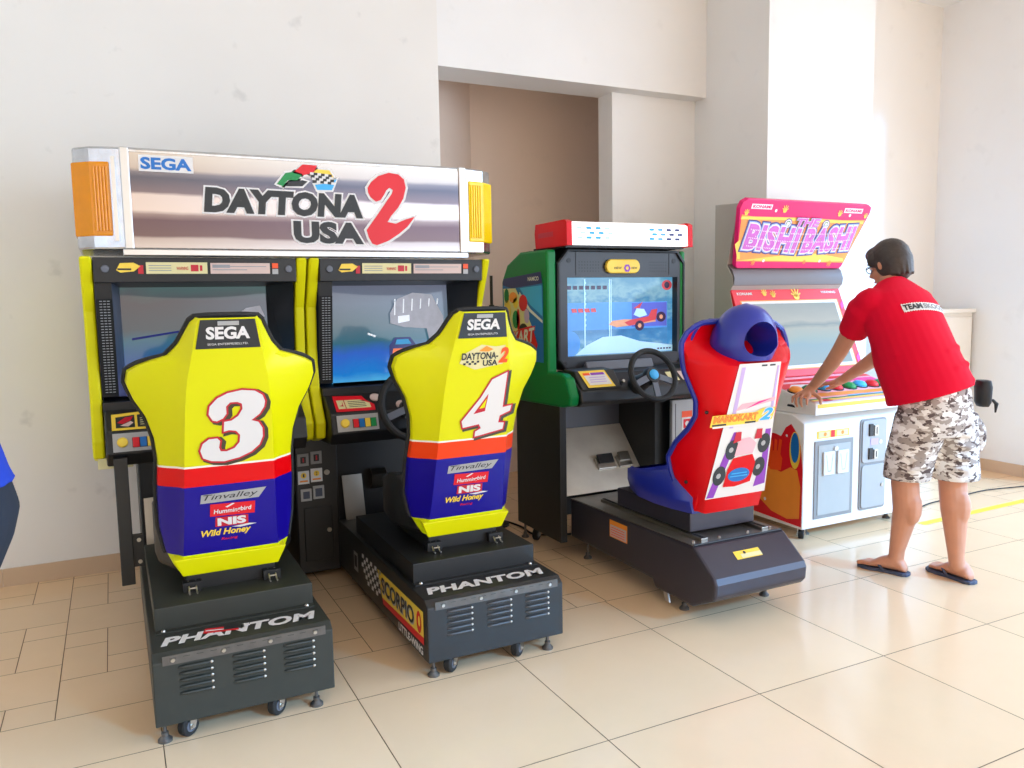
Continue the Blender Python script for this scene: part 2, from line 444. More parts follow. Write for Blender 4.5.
# ------------------------------------------------------------------ shared bits
def caster(parent, x, y, d=1, r=.033, zt=.09, name='caster_wheel', yaw=.9):
    ax = V((math.cos(yaw), -math.sin(yaw), 0)); fw_ = V((math.sin(yaw), math.cos(yaw), 0)); c = V((x, y, 0))-fw_*.02
    br = B('steel')
    for q in (-1, 1):
        pl = [(c+ax*(.0185*q+e)+fw_*a_+V((0, 0, z_))) for e in (-.0015, .0015) for a_, z_ in ((-.010, r*.75), (.010, r*.75), (.034, zt-.006), (-.006, zt-.006))]
        br.loft([pl[:4], pl[4:]])
        br.lathe([(.007, 0), (.006, .004)], c+ax*(.02*q)+V((0, 0, r)), ax*q, n=10)
    br.lathe([(.030, zt-.008), (.030, zt)], (x, y, 0), n=12)
    o = build('caster', br, parent, label='bright metal castor fork')
    wb = B('rubber').lathe([(r*.90, -.014), (r, -.010), (r, .010), (r*.90, .014)], c+V((0, 0, r)), ax)
    wb.m('greyplastic').lathe([(r*.55, -.0155), (r*.55, .0155)], c+V((0, 0, r)), ax)
    build('wheel', wb, o, smooth=True)
def foot(parent, x, y, z1):
    build('levelling_foot', B('hinge').lathe([(.022, 0), (.022, .007), (.013, .016), (.011, .018), (.011, .03), (.006, .032), (.006, z1)], (x, y, 0), n=16), parent, smooth=True)
def steering_wheel(parent, c, r, tilt, spokes=3, hub='black', cap=None, tube_r=.014):
    c = V(c); nrm = V((0, -math.cos(tilt), math.sin(tilt))); u = V((1, 0, 0)); w_ = nrm.cross(u)
    ring = [c+(u*math.cos(t)+w_*math.sin(t))*r for t in [2*PI*k/40 for k in range(40)]]
    o = build('steering_wheel', B('rubber').tube(ring, tube_r, 10, closed=True), parent, smooth=True)
    hb = B(hub).lathe([(r*.34, -.03), (r*.36, -.01), (r*.30, .006)], c, nrm)
    hb.m('greyplastic')
    for a_ in ([90+180, 200, 340] if spokes == 3 else [270, 150, 30]):
        t = math.radians(a_); d = u*math.cos(t)+w_*math.sin(t); q = nrm.cross(d)
        hb.loft([[c+d*s_+q*wd+nrm*h for wd, h in ((-.016, -.008), (.016, -.008), (.016, .002), (-.016, .002))] for s_ in (r*.25, r*.97)])
    build('hub', hb, o, smooth=True, bev=.001)
    if cap: build('centre_cap', B(cap).lathe([(r*.2, .004), (r*.2, .012), (r*.15, .016)], c, nrm), o, smooth=True, label='bright blue centre button')
    build('column', B('black').cyl(c-nrm*.02, c-nrm*.16, .03, .05), o, smooth=True)
    return o

# ------------------------------------------------------------------ two yellow and black driving cabinets
SCR_A = ramp('screen_picture_teal', 'Z', [(0, rgb(150, 140, 235)), (.10, rgb(70, 100, 215)), (.28, rgb(40, 90, 165)), (.5, rgb(60, 116, 140)), (.62, rgb(84, 96, 106)), (.85, rgb(92, 90, 98)), (1, rgb(88, 112, 112))], rough=.1, emit=.75, distort=.22, dscale=3, base=0, coat=.25)
SCR_B = ramp('screen_picture_blue', 'Z', [(0, rgb(90, 195, 245)), (.12, rgb(30, 135, 225)), (.3, rgb(56, 110, 215)), (.42, rgb(60, 115, 135)), (.6, rgb(100, 125, 140)), (.8, rgb(115, 130, 150)), (1, rgb(110, 115, 135))], rough=.1, emit=.8, distort=.16, dscale=4, base=0, coat=.25)
M['scr_white'] = mat('screen_glow_white', rgb(225, 230, 235), .2, emit=.45, noise=.1, scale=20)
M['scr_car'] = mat('screen_car_blue', rgb(30, 40, 110), .2, emit=.25)
M['scr_car2'] = mat('screen_car_orange', rgb(240, 120, 70), .2, emit=.35)
M['scr_grey'] = mat('screen_grey', rgb(150, 150, 160), .2, emit=.4, noise=.3, scale=30)
def daytona(cx, label, second):
    t = thing('racing_cabinet', label, 'arcade cabinet', (cx, 4.0, 0), 'yellow and black racing cabinets')
    X0, X1 = cx-.445, cx+.445
    prof = [(3.60, 1.56), (3.625, 1.50), (3.70, 1.34), (3.715, 1.15), (3.70, .98), (3.66, .90), (3.60, .82), (3.62, .745), (3.72, .72), (4.40, .72), (4.40, 1.56)]
    for s_ in (-1, 1):
        xa = cx+s_*(.445 if (s_ < 0) == second or s_ < 0 else .436); xb = cx+s_*.400
        p = B('ylw_panel').prism(prof, 'X', min(xa, xb), max(xa, xb))
        build('side_panel', p, t, bev=.01)
    # black housing
    h = B('black')
    h.prism([(3.62, 1.455), (3.615, 1.556), (4.38, 1.556), (4.38, 1.455)], 'X', cx-.398, cx+.398)      # hood
    h.box(cx-.398, cx+.398, 4.0, 4.38, .74, 1.455)
    h.box(cx-.398, cx-.392, 3.76, 4.0, .95, 1.455); h.box(cx+.392, cx+.398, 3.76, 4.0, .95, 1.455)
    build('housing', h, t, bev=.004)
    # bezel funnel
    fu = B('black'); oy0 = 3.655; oy1 = 3.72
    O = [V((cx-.335, 3.72, .985)), V((cx+.39, 3.72, .985)), V((cx+.39, oy0, 1.455)), V((cx-.335, oy0, 1.455))]
    I = [V((cx-.305, 3.84, .965)), V((cx+.305, 3.84, .965)), V((cx+.305, 3.86, 1.44)), V((cx-.305, 3.86, 1.44))]
    for i, mt in ((0, 'black'), (1, 'black'), (2, 'black'), (3, 'bluegrey')):  # left inner face coloured lighter to imitate the light falling on it
        fu.m(mt); j = (i+1) % 4; fu.poly([O[i], O[j], I[j], I[i]])
    fu.m('black'); fu.poly([(cx-.398, 3.72, .985), (cx-.335, 3.72, .985), (cx-.335, 3.655, 1.455), (cx-.398, 3.655, 1.455)])
    fu.box(cx-.398, cx+.398, 3.655, 3.87, .93, .968)
    build('bezel', fu, t, recalc=False)
    # curved tube
    sc = MB().m(SCR_B if second else SCR_A); nx, nz = 12, 8; g = []
    for j in range(nz+1):
        r_ = []
        for i in range(nx+1):
            a_, c_ = i/nx*2-1, j/nz*2-1
            r_.append(sc.bm.verts.new((cx+a_*.307, 3.862-.024*(1-a_*a_*.6)*(1-c_*c_*.6)+(c_*.01), 1.2025+c_*.24)))
        g.append(r_)
    for j in range(nz):
        for i in range(nx): sc.face([g[j][i], g[j][i+1], g[j+1][i+1], g[j+1][i]])
    so = build('screen', sc, t, smooth=True, recalc=False, label='lit tube screen showing a race track')
    f = FR((cx+.01, 3.829, 1.2025))
    im = MB()
    if second:
        im.m('scr_grey').flat(f, [(-.02, .10), (.02, .17), (.1, .20), (.2, .19), (.26, .08), (.27, -.08), (.2, -.12), (.17, .02), (.05, .03), (-.02, .05)], 0)  # grey shape and pale bars paint a window reflection onto the screen
        for k in range(6): im.m('scr_white').flat(f, [(.0+.045*k, .09+.01*k), (.006+.045*k, .09+.01*k), (.01+.045*k, .17), (.004+.045*k, .17)], .001)
        im.m('scr_white').flat(f, [(.02, .05), (.08, .06), (.08, .09), (.02, .085)], .001)
        im.m('scr_white').flat(f, [(-.14, -.0), (-.10, -.015), (-.095, -.008), (-.135, .008)], .001)
        im.m('scr_car').flat(f, [(-.03, -.14), (-.03, -.06), (.0, -.02), (.08, -.02), (.11, -.06), (.12, -.13), (.06, -.13), (.05, -.115), (.0, -.12), (-.01, -.14)], .0015)
        im.m('lightblue').flat(f, [(.0, -.055), (.01, -.03), (.07, -.03), (.085, -.055)], .002)
        im.m('scr_car2').flat(f, [(-.015, -.10), (-.01, -.075), (.09, -.075), (.1, -.10)], .002)
    else:
        im.m('scr_grey').flat(f, [(.14, .10), (.2, .14), (.26, .15), (.28, .10), (.2, .09)], 0)
        M['scr_violet'] = mat('screen_violet_glow', rgb(150, 150, 245), .2, emit=.5, noise=.15, scale=10)
        im.m('scr_violet').flat(f, [(-.30, -.17), (-.2, -.135), (-.05, -.12), (.1, -.14), (.1, -.2), (-.3, -.23)], .0003)
        pass
        im.m('scr_car').flat(f, [(-.28, .02), (-.1, .045), (.1, .05), (.28, .03), (.28, .024), (.1, .042), (-.1, .037), (-.28, .01)], .0005)
        im.m('scr_white').flat(f, [(-.28, -.15), (0, -.13), (.2, -.16), (.2, -.165), (0, -.137), (-.28, -.158)], .0005)
    sticker('picture', so, im)
    # grille
    for s_ in (-1, 1):
        gx = cx-.366 if s_ < 0 else cx+.366
        if s_ > 0: continue
        gr = B('grilleblack'); fr = FR((gx, 3.719, .985), (1, 0, 0), (0, -.065, .47))
        gr.obox(fr, -.028, .03, .01, .41, .001, .006)
        gr.m('grilletick')
        for k in range(34):
            for q in range(3): gr.rect(fr, -.018+q*.014, -.008+q*.014, .02+k*.0115, .0235+k*.0115, .0068)
        build('speaker_grille', gr, t, label='black speaker grille with rows of pale ticks', recalc=False)
    # hood stickers and bolts
    fr = FR((cx, 3.6165, 1.455), (1, 0, 0), (0, -.005, .1))
    st = MB()
    st.m('gold').flat(fr, [(-.315, .05), (-.30, .078), (-.25, .08), (-.225, .066), (-.25, .045), (-.30, .04)], .002)
    st.m('darkred').rect(fr, -.235, -.215, .035, .07, .0015); st.m('blk').rect(fr, -.31, -.26, .05, .057, .003)
    sticker('logo_sticker', t, st)
    st = MB().m('cream').rect(fr, -.205, .03, .035, .082, .002)
    st.m('blk').text('WARNING', fr, -.09, .05, .045, .014, [('darkred', 0, .003, 0, 0)]); st.rect(fr, -.035, -.005, .045, .072, .003)
    st.m('darkred').rect(fr, -.0, .01, .047, .07, .003)
    for k in range(3): st.m('grilletick').rect(fr, -.195, -.11, .047+k*.01, .050+k*.01, .003)
    sticker('instruction_label', t, st, 'cream instruction label')
    st = MB().m('salmon').rect(fr, .042, .285, .035, .08, .002); st.m('grilletick').rect(fr, .05, .19, .05, .053, .003); st.rect(fr, .05, .27, .064, .067, .003); st.rect(fr, .05, .12, .06, .073, .0035)
    sticker('instruction_label', t, st, 'salmon pink instruction label')
    st = MB().m('silver').rect(fr, .295, .32, .033, .055, .002); st.m('orangered').rect(fr, .295, .32, .058, .08, .002)
    sticker('small_label', t, st)
    for sx in (-.355, .365):
        build('bolt', B('greyplastic').lathe([(.016, 0), (.014, .006), (.006, .007)], (cx+sx, 3.615, 1.51), (0, -1, 0), n=16), t, smooth=True)
    # dashboard
    d = B('black').prism([(3.87, .945), (3.66, .94), (3.54, .862), (3.515, .775), (3.56, .72), (3.95, .70), (3.95, .93)], 'X', cx-.396, cx+.396)
    da = build('dashboard', d, t, bev=.008)
    f1 = FR((cx, 3.54, .862), (1, 0, 0), (0, .12, .078)); f2 = FR((cx, 3.515, .775), (1, 0, 0), (0, .025, .087))
    st = MB()
    if second:
        st.m('red').flat(f1, [(-.365, .012), (-.185, .008), (-.18, .05), (-.21, .08), (-.225, .115), (-.36, .125)], .002)
        st.m('cream').flat(f1, [(-.35, .03), (-.2, .028), (-.2, .06), (-.24, .088), (-.35, .092)], .003); st.m('darkred').rect(f1, -.318, -.314, .03, .09, .004)
        for k in range(4): st.m('blk').rect(f1, -.3, -.22, .038+k*.012, .042+k*.012, .004)
        st.m('darkred').flat(f1, [(-.345, .05), (-.325, .045), (-.325, .08), (-.33, .055)], .004)
    else:
        st.m('gold').flat(f1, [(-.37, .005), (-.17, .004), (-.17, .1), (-.22, .118), (-.37, .105)], .002)
        st.m('blk').flat(f1, [(-.355, .018), (-.285, .018), (-.285, .095), (-.355, .085)], .003); st.m('blk').flat(f1, [(-.275, .018), (-.185, .018), (-.185, .09), (-.235, .1), (-.275, .095)], .003)
        st.m('darkred').flat(f1, [(-.35, .05), (-.32, .08), (-.29, .085), (-.3, .06), (-.33, .04)], .004); st.m('salmon').flat(f1, [(-.34, .03), (-.3, .055), (-.29, .045), (-.31, .022)], .0045)
        for k in range(4): st.m('cream').rect(f1, -.265, -.2, .03+k*.013, .034+k*.013, .004)
    sticker('instruction_plate', da, st)
    st = MB().m('silver').obox(f2, -.37, -.18, .008, .082, 0, .004)
    st.m('black').obox(f2, -.30, -.19, .022, .062, .004, .006)
    so2 = build('button_panel', st, da, label='silver button strip')
    build('start_button', B('gold').lathe([(.02, 0), (.02, .008), (.015, .012)], f2[0]+f2[1]*-.335+f2[2]*.045+f2[3]*.004, f2[3]), so2, smooth=True, label='round yellow button')
    for k, mt in enumerate(('red', 'blueprint', 'gold', 'greenprint')):
        build('view_button', B(mt).obox(f2, -.298+k*.027, -.274+k*.027, .022, .062, .006, .012), so2, bev=.002, label='square %s button' % ('red', 'blue', 'yellow', 'green')[k])
    for (gx_, gz_) in ((-.178, .045),):
        build('dial', B('salmon').lathe([(.024, 0), (.024, .008), (.012, .012)], f1[0]+f1[1]*-.165+f1[2]*.095+f1[3]*.0, f1[3]), da, smooth=True)
        build('dial', B('salmon').lathe([(.026, 0), (.026, .008), (.012, .012)], f1[0]+f1[1]*-.055+f1[2]*.03+f1[3]*.0, f1[3]), da, smooth=True)
    steering_wheel(da, (cx-.035, 3.44, .89), .155, .30, tube_r=.017)
    # lower body
    lx0 = cx-.28 if not second else cx-.282
    lb = B('black').box(lx0, cx+.33, 3.95, 4.38, .03, .72)
    if second: lb.box(cx+.33, cx+.395, 3.7, 4.38, .03, .72)
    lo = build('lower_body', lb, t, bev=.006)
    fr = FR((cx, 3.95, .28), (1, 0, 0), (0, .02, .24))
    build('foot_rest_plate', B('steel').prism([(3.842, .288), (3.90, .50), (3.905, .50), (3.848, .287)], 'X', cx-.265, cx-.165), t, label='bare steel foot plate')
    build('accelerator_pedal', B('steel').prism([(3.93, .41), (3.90, .44), (3.89, .49), (3.92, .515), (3.93, .512), (3.905, .488), (3.912, .445), (3.94, .415)], 'X', cx-.11, cx-.035), t, smooth=True, label='curved bare steel pedal')
    if not second:
        po = B('blackmetal').box(cx-.372, cx-.322, 3.50, 3.545, .24, .76)
        build('support_post', po, t, bev=.003)
        br = B('blackmetal').box(cx-.322, cx-.284, 3.51, 3.535, .31, .44)
        for zz in (.33, .42): br.m('steel').lathe([(.008, 0), (.008, .006)], (cx-.30, 3.51, zz), (0, -1, 0), n=10)
        build('bracket', br, t)
        build('under_tray', B('cream').box(cx-.43, cx-.30, 3.62, 3.95, .70, .745), t, bev=.004, label='pale underside tray')
    else:
        build('key_lock', B('steel').lathe([(.009, 0), (.009, .006)], (cx-.05, 3.508, .83), (0, -1, 0), n=14), da, smooth=True)
    return t
daytona(.345, 'left of the twin yellow and black racing cabinets, facing the seat numbered 3', False)
daytona(1.245, 'right of the twin yellow and black racing cabinets, facing the seat numbered 4', True)

# coin unit between them
cu = thing('coin_unit', 'black coin box unit with slots standing between the two yellow cabinets', 'coin box', (.86, 4.1, 0))
build('body', B('blackmetal').box(.755, .96, 3.90, 4.38, .03, .715), cu, bev=.006)
def cp(x, z): return (.735+(x-292)*.00494, .70-(z-440)*.00498)
fr = FR((0, 3.90, 0))
for (xa, za, xb, zb) in ((298, 466, 309, 454), (311, 465, 322, 452.5)):
    a1 = cp(xa, za); a2 = cp(xb, zb)
    o = build('coin_slot', B('greymetal').obox(fr, a1[0], a2[0], a1[1], a2[1], 0, .006).m('black').obox(fr, a1[0]+.014, a2[0]-.014, a1[1]+.014, a2[1]-.014, .006, .009), cu, bev=.001, label='silver framed coin slot')
    build('slit', B('darkred').obox(fr, (a1[0]+a2[0])/2-.003, (a1[0]+a2[0])/2+.003, a1[1]+.02, a2[1]-.02, .009, .011), o)
for i, (xa, za, xb, zb) in enumerate(((298, 484, 309, 471), (310.5, 483, 322, 469.5))):
    a1 = cp(xa, za); a2 = cp(xb, zb)
    st = MB().m('white').rect(fr, a1[0], a2[0], a1[1], a2[1], .002).m('gold').disc(fr, (a1[0]+a2[0])/2, a1[1]+.042, .014, .003)
    st.text(str(i+1), fr, (a1[0]+a2[0])/2-.004, a1[1]+.034, .008, .016, [('blk', 0, .004, 0, 0)]); st.m('orange').rect(fr, a1[0]+.008, a2[0]-.008, a1[1]+.01, a1[1]+.018, .003)
    sticker('price_sticker', cu, st, 'white and yellow square sticker')
for (xa, za, xb, zb) in ((300, 501, 310.5, 489), (312, 500, 323, 487)):
    a1 = cp(xa, za); a2 = cp(xb, zb)
    build('coin_return', B('silver').obox(fr, a1[0], a2[0], a1[1], a2[1], 0, .008).m('bluegrey').obox(fr, a1[0]+.01, a2[0]-.01, a1[1]+.012, a2[1]-.012, .008, .011), cu, bev=.001, label='pale framed coin return flap')
build('lock', B('steel').lathe([(.013, 0), (.013, .008)], (.735+(326.5-292)*.00494, 3.90, .70-(474.5-440)*.00498), (0, -1, 0), n=16), cu, smooth=True)
dd = build('service_door', B('black').obox(fr, .785, .925, .09, .36, 0, .008), cu, bev=.006)
build('lock', B('steel').lathe([(.011, .008), (.011, .016)], (.905, 3.90, .24), (0, -1, 0), n=16), dd, smooth=True)

# ------------------------------------------------------------------ lit header over both cabinets
hd = thing('header_sign', 'long chrome header sign lying on top of both yellow racing cabinets', 'sign', (.81, 3.9, 1.56))
fp = [(.085, 3.60), (1.535, 3.60), (1.66, 3.63), (1.725, 3.69), (1.725, 4.1), (-.10, 4.1), (-.10, 3.69), (-.04, 3.63)]
sh = B('chrome').prism(fp, 'Z', 1.586, 1.99)
build('sign_case', sh, hd, bev=.01)
HM = ramp('sign_front_reflection_bands', 'Z', [(0, rgb(190, 182, 180)), (.1, rgb(170, 158, 156)), (.13, rgb(110, 92, 94)), (.30, rgb(104, 86, 92)), (.36, rgb(140, 124, 124)), (.40, rgb(200, 188, 184)), (.55, rgb(196, 184, 182)), (.58, rgb(120, 108, 114)), (.74, rgb(92, 92, 104)), (.80, rgb(120, 116, 124)), (.84, rgb(176, 166, 160)), (1, rgb(190, 182, 174))], rough=.14, metal=.7, distort=.10, dscale=2.6)  # bands paint mirror reflections and inner structure of the sign into the colour
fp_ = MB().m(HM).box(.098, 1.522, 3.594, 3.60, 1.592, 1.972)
front = build('sign_front', fp_, hd, bev=.002, label='sign front with painted mirror reflections and the game logo')
for xx in (.085, 1.535): build('frame_bar', B('alu').box(xx-.017, xx+.017, 3.586, 3.604, 1.588, 1.988), hd, bev=.004)
build('frame_bar', B('alu').box(.06, 1.56, 3.59, 3.65, 1.5625, 1.588), hd, bev=.003)
for mt, xs_, lb in (('orange_lens', (-.115, .045), 'orange ribbed corner lamp'), ('yellow_lens', (1.575, 1.727), 'yellow ribbed corner lamp')):
    l = B(mt)
    if xs_[0] < 0: pr = [(.03, 3.607), (-.042, 3.624), (-.106, 3.684), (-.106, 3.85), (-.09, 3.85), (-.09, 3.70), (-.04, 3.65), (.03, 3.63)]
    else: pr = [(1.575, 3.603), (1.66, 3.622), (1.732, 3.682), (1.732, 3.85), (1.70, 3.85), (1.70, 3.70), (1.65, 3.65), (1.575, 3.63)]
    l.prism(pr, 'Z', 1.64, 1.93)
    lo = build('corner_lamp', l, hd, bev=.006, label=lb)
    rb = B(mt)
    for k in range(5):
        q = k/5
        a_ = V(pr[0]).lerp(V(pr[1]), .15+q*.8) ; rb.cyl((a_.x, a_.y-.001, 1.66), (a_.x, a_.y-.001, 1.91), .006, n=8)
    build('rib', rb, lo, smooth=True)
for (xa, xb) in ((.036, .05), (1.558, 1.568)): build('lamp_frame', B('alu').box(xa, xb, 3.597, 3.615, 1.62, 1.95), hd)
fr = FR((0, 3.594, 0))
L = lambda o1, mid='white': [('white', o1, .0012, 0, 0), ('blk', 0, .0028, 0, 0)]
st = MB()
st.text('DAYTONA', fr, .372, 1.742, .675, .105, L(.055), shear=.10, skew=-.012, bold=.062, spacing=1.03)
st.text('USA', fr, .735, 1.622, .312, .096, L(.055), skew=-.01, bold=.055, spacing=1.03)
sticker('logo_lettering', front, st, 'bold black lettering with white edge')
W2 = [(1.072, 1.872), (1.09, 1.899), (1.124, 1.927), (1.174, 1.944), (1.219, 1.939), (1.246, 1.917), (1.253, 1.88), (1.24, 1.832), (1.213, 1.788), (1.178, 1.75), (1.161, 1.723), (1.2, 1.716), (1.246, 1.736), (1.293, 1.75), (1.256, 1.704), (1.215, 1.671), (1.163, 1.638), (1.107, 1.617), (1.085, 1.624), (1.07, 1.652), (1.061, 1.684), (1.077, 1.705), (1.118, 1.759), (1.153, 1.807), (1.185, 1.851), (1.191, 1.867), (1.174, 1.877), (1.16, 1.865), (1.148, 1.844), (1.131, 1.82), (1.109, 1.812), (1.085, 1.831), (1.074, 1.851)]
st = MB().m('white').outline(fr, W2, .011, .002).m('red').flat(fr, W2, .0035)
sticker('numeral', front, st, 'big red brush-stroke figure 2')
st = MB()
fl = {'greenprint': [(.673, 1.871), (.711, 1.919), (.753, 1.927), (.784, 1.918), (.762, 1.891), (.72, 1.889), (.698, 1.862)],
      'red': [(.742, 1.921), (.786, 1.959), (.849, 1.958), (.832, 1.925), (.784, 1.913)],
      'gold': [(.816, 1.919), (.848, 1.942), (.902, 1.94), (.92, 1.91), (.87, 1.9), (.84, 1.905)],
      'lightblue': [(.845, 1.853), (.836, 1.875), (.87, 1.88), (.91, 1.895), (.933, 1.904), (.91, 1.855)],
      'blk': [(.703, 1.862), (.73, 1.884), (.783, 1.892), (.804, 1.887), (.781, 1.866)]}
for k_, p in fl.items(): st.m('white').outline(fr, p, .008, .0018)
for k_, p in fl.items(): st.m(k_).flat(fr, p, .0028)
for i in range(6):
    for j in range(4):
        x_ = .815+i*.016+j*.004; z_ = 1.917-j*.011-i*.001
        st.m('blk' if (i+j) % 2 else 'white').flat(fr, [(x_, z_), (x_+.016, z_-.001), (x_+.018, z_+.010), (x_+.002, z_+.011)], .0034)
sticker('flag_emblem', front, st, 'small waving green, red and chequered flags')
st = MB().m('white').rect(fr, .136, .340, 1.897, 1.962, .0016)
st.text('SEGA', fr, .143, 1.905, .19, .048, [('blueprint', .0, .0024, 0, 0)], bold=.04)
sticker('maker_badge', front, st, 'white badge with blue letters')

# ------------------------------------------------------------------ seat rigs
W3 = [(-.053, .55), (-.065, .572), (-.061, .6), (-.037, .627), (-.004, .643), (.041, .651), (.082, .646), (.107, .629), (.115, .607), (.112, .587), (.097, .562), (.07, .541), (.093, .533), (.106, .51), (.107, .479), (.096, .45), (.069, .426), (.03, .409), (-.019, .399), (-.06, .404), (-.086, .417), (-.094, .444), (-.086, .469), (-.066, .484), (-.04, .485), (-.031, .474), (-.035, .451), (-.03, .437), (-.011, .435), (.015, .445), (.031, .465), (.033, .491), (.02, .507), (-.002, .511), (-.019, .507), (-.017, .542), (.006, .545), (.028, .56), (.042, .584), (.04, .603), (.026, .61), (.003, .61), (-.01, .596), (-.009, .571), (-.02, .555), (-.039, .546)]
W4 = [(.119, .656), (.057, .629), (.014, .556), (-.058, .464), (-.051, .437), (.016, .447), (.026, .429), (.003, .417), (.002, .395), (.121, .418), (.124, .445), (.099, .447), (.103, .476), (.146, .493), (.15, .517), (.112, .51)]
C4 = [(.046, .572), (-.011, .491), (.037, .5)]
def interp(tab, v):
    if v <= tab[0][0]: return tab[0][1:]
    for a_, c_ in zip(tab, tab[1:]):
        if v <= c_[0]:
            t = (v-a_[0])/(c_[0]-a_[0]); return [p+(q-p)*t for p, q in zip(a_[1:], c_[1:])]
    return tab[-1][1:]
# v, half width, facet half width, depth of the rim behind the facet
DS = [(-.02, .175, .15, .03), (.0, .19, .155, .05), (.04, .212, .16, .09), (.12, .227, .155, .12), (.25, .229, .15, .12), (.38, .222, .145, .11), (.46, .229, .142, .11), (.54, .252, .138, .12), (.60, .286, .135, .13), (.655, .306, .13, .135), (.70, .298, .125, .125), (.735, .246, .118, .10), (.747, .188, .115, .085), (.80, .146, .106, .06), (.86, .118, .097, .045), (.89, .106, .090, .03), (.898, .096, .085, .02)]
def shell(parent, frm, tab, mats_out, inner, name='seat_shell', ring_mat='black', thick=.035, k1=.09, k2=.36, shp=.9, ys=None, vs=None):
    o, u, v, n = frm
    b_ = MB(); rings = []
    vs = vs or [tab[0][0]+(tab[-1][0]-tab[0][0])*k/46 for k in range(47)]
    for vv in vs:
        hw, c_, dp = interp(tab, vv)[:3]; fo = (list(interp(tab, vv))+[0])[3]; g_ = dp-fo
        out = [(-hw, -dp), (-hw*.985, -fo-g_*.78), (-(hw*.62+c_*.38), -fo-g_*k2), (-(hw*.25+c_*.75), -fo-g_*k1), (-c_, -fo), (0, .002-fo), (c_, -fo), (hw*.25+c_*.75, -fo-g_*k1), (hw*.62+c_*.38, -fo-g_*k2), (hw*.985, -fo-g_*.78), (hw, -dp)]
        inn = [(hw-.004, -dp-.018), (hw*.82, -dp-.01), (c_*.8, -.06-fo), (0, -.05-fo), (-c_*.8, -.06-fo), (-hw*.82, -dp-.01), (-(hw-.004), -dp-.018)]
        rings.append([o+u*a_+v*vv+n*z_ for a_, z_ in out+inn])
    nm = [mats_out]*10+[ring_mat]*2+[inner]*4+[ring_mat]*2
    b_.loft(rings, True, True, nm)
    sh_ = build(name, b_, parent, smooth=True, sharp=shp)
    return sh_
def rim(parent, frm, tab, r, mt, name='edge_trim', v0=0., back=.004):
    o, u, v, n = frm
    vs = [v0+(tab[-1][0]-v0)*k/60 for k in range(61)]
    pts = []
    for vv in vs:
        hw, c_, dp = interp(tab, vv)[:3]; pts.append(o+u*(hw+r*.3)+v*vv+n*(-dp-back))
    hw, c_, dp = interp(tab, vs[-1])[:3]
    pts += [o+u*(hw*.6)+v*(vs[-1]+r*.5)+n*(-dp), o-u*(hw*.6)+v*(vs[-1]+r*.5)+n*(-dp)]
    for vv in reversed(vs):
        hw, c_, dp = interp(tab, vv)[:3]; pts.append(o-u*(hw+r*.3)+v*vv+n*(-dp-back))
    return build(name, B(mt).tube(pts, r, 8), parent, smooth=True)
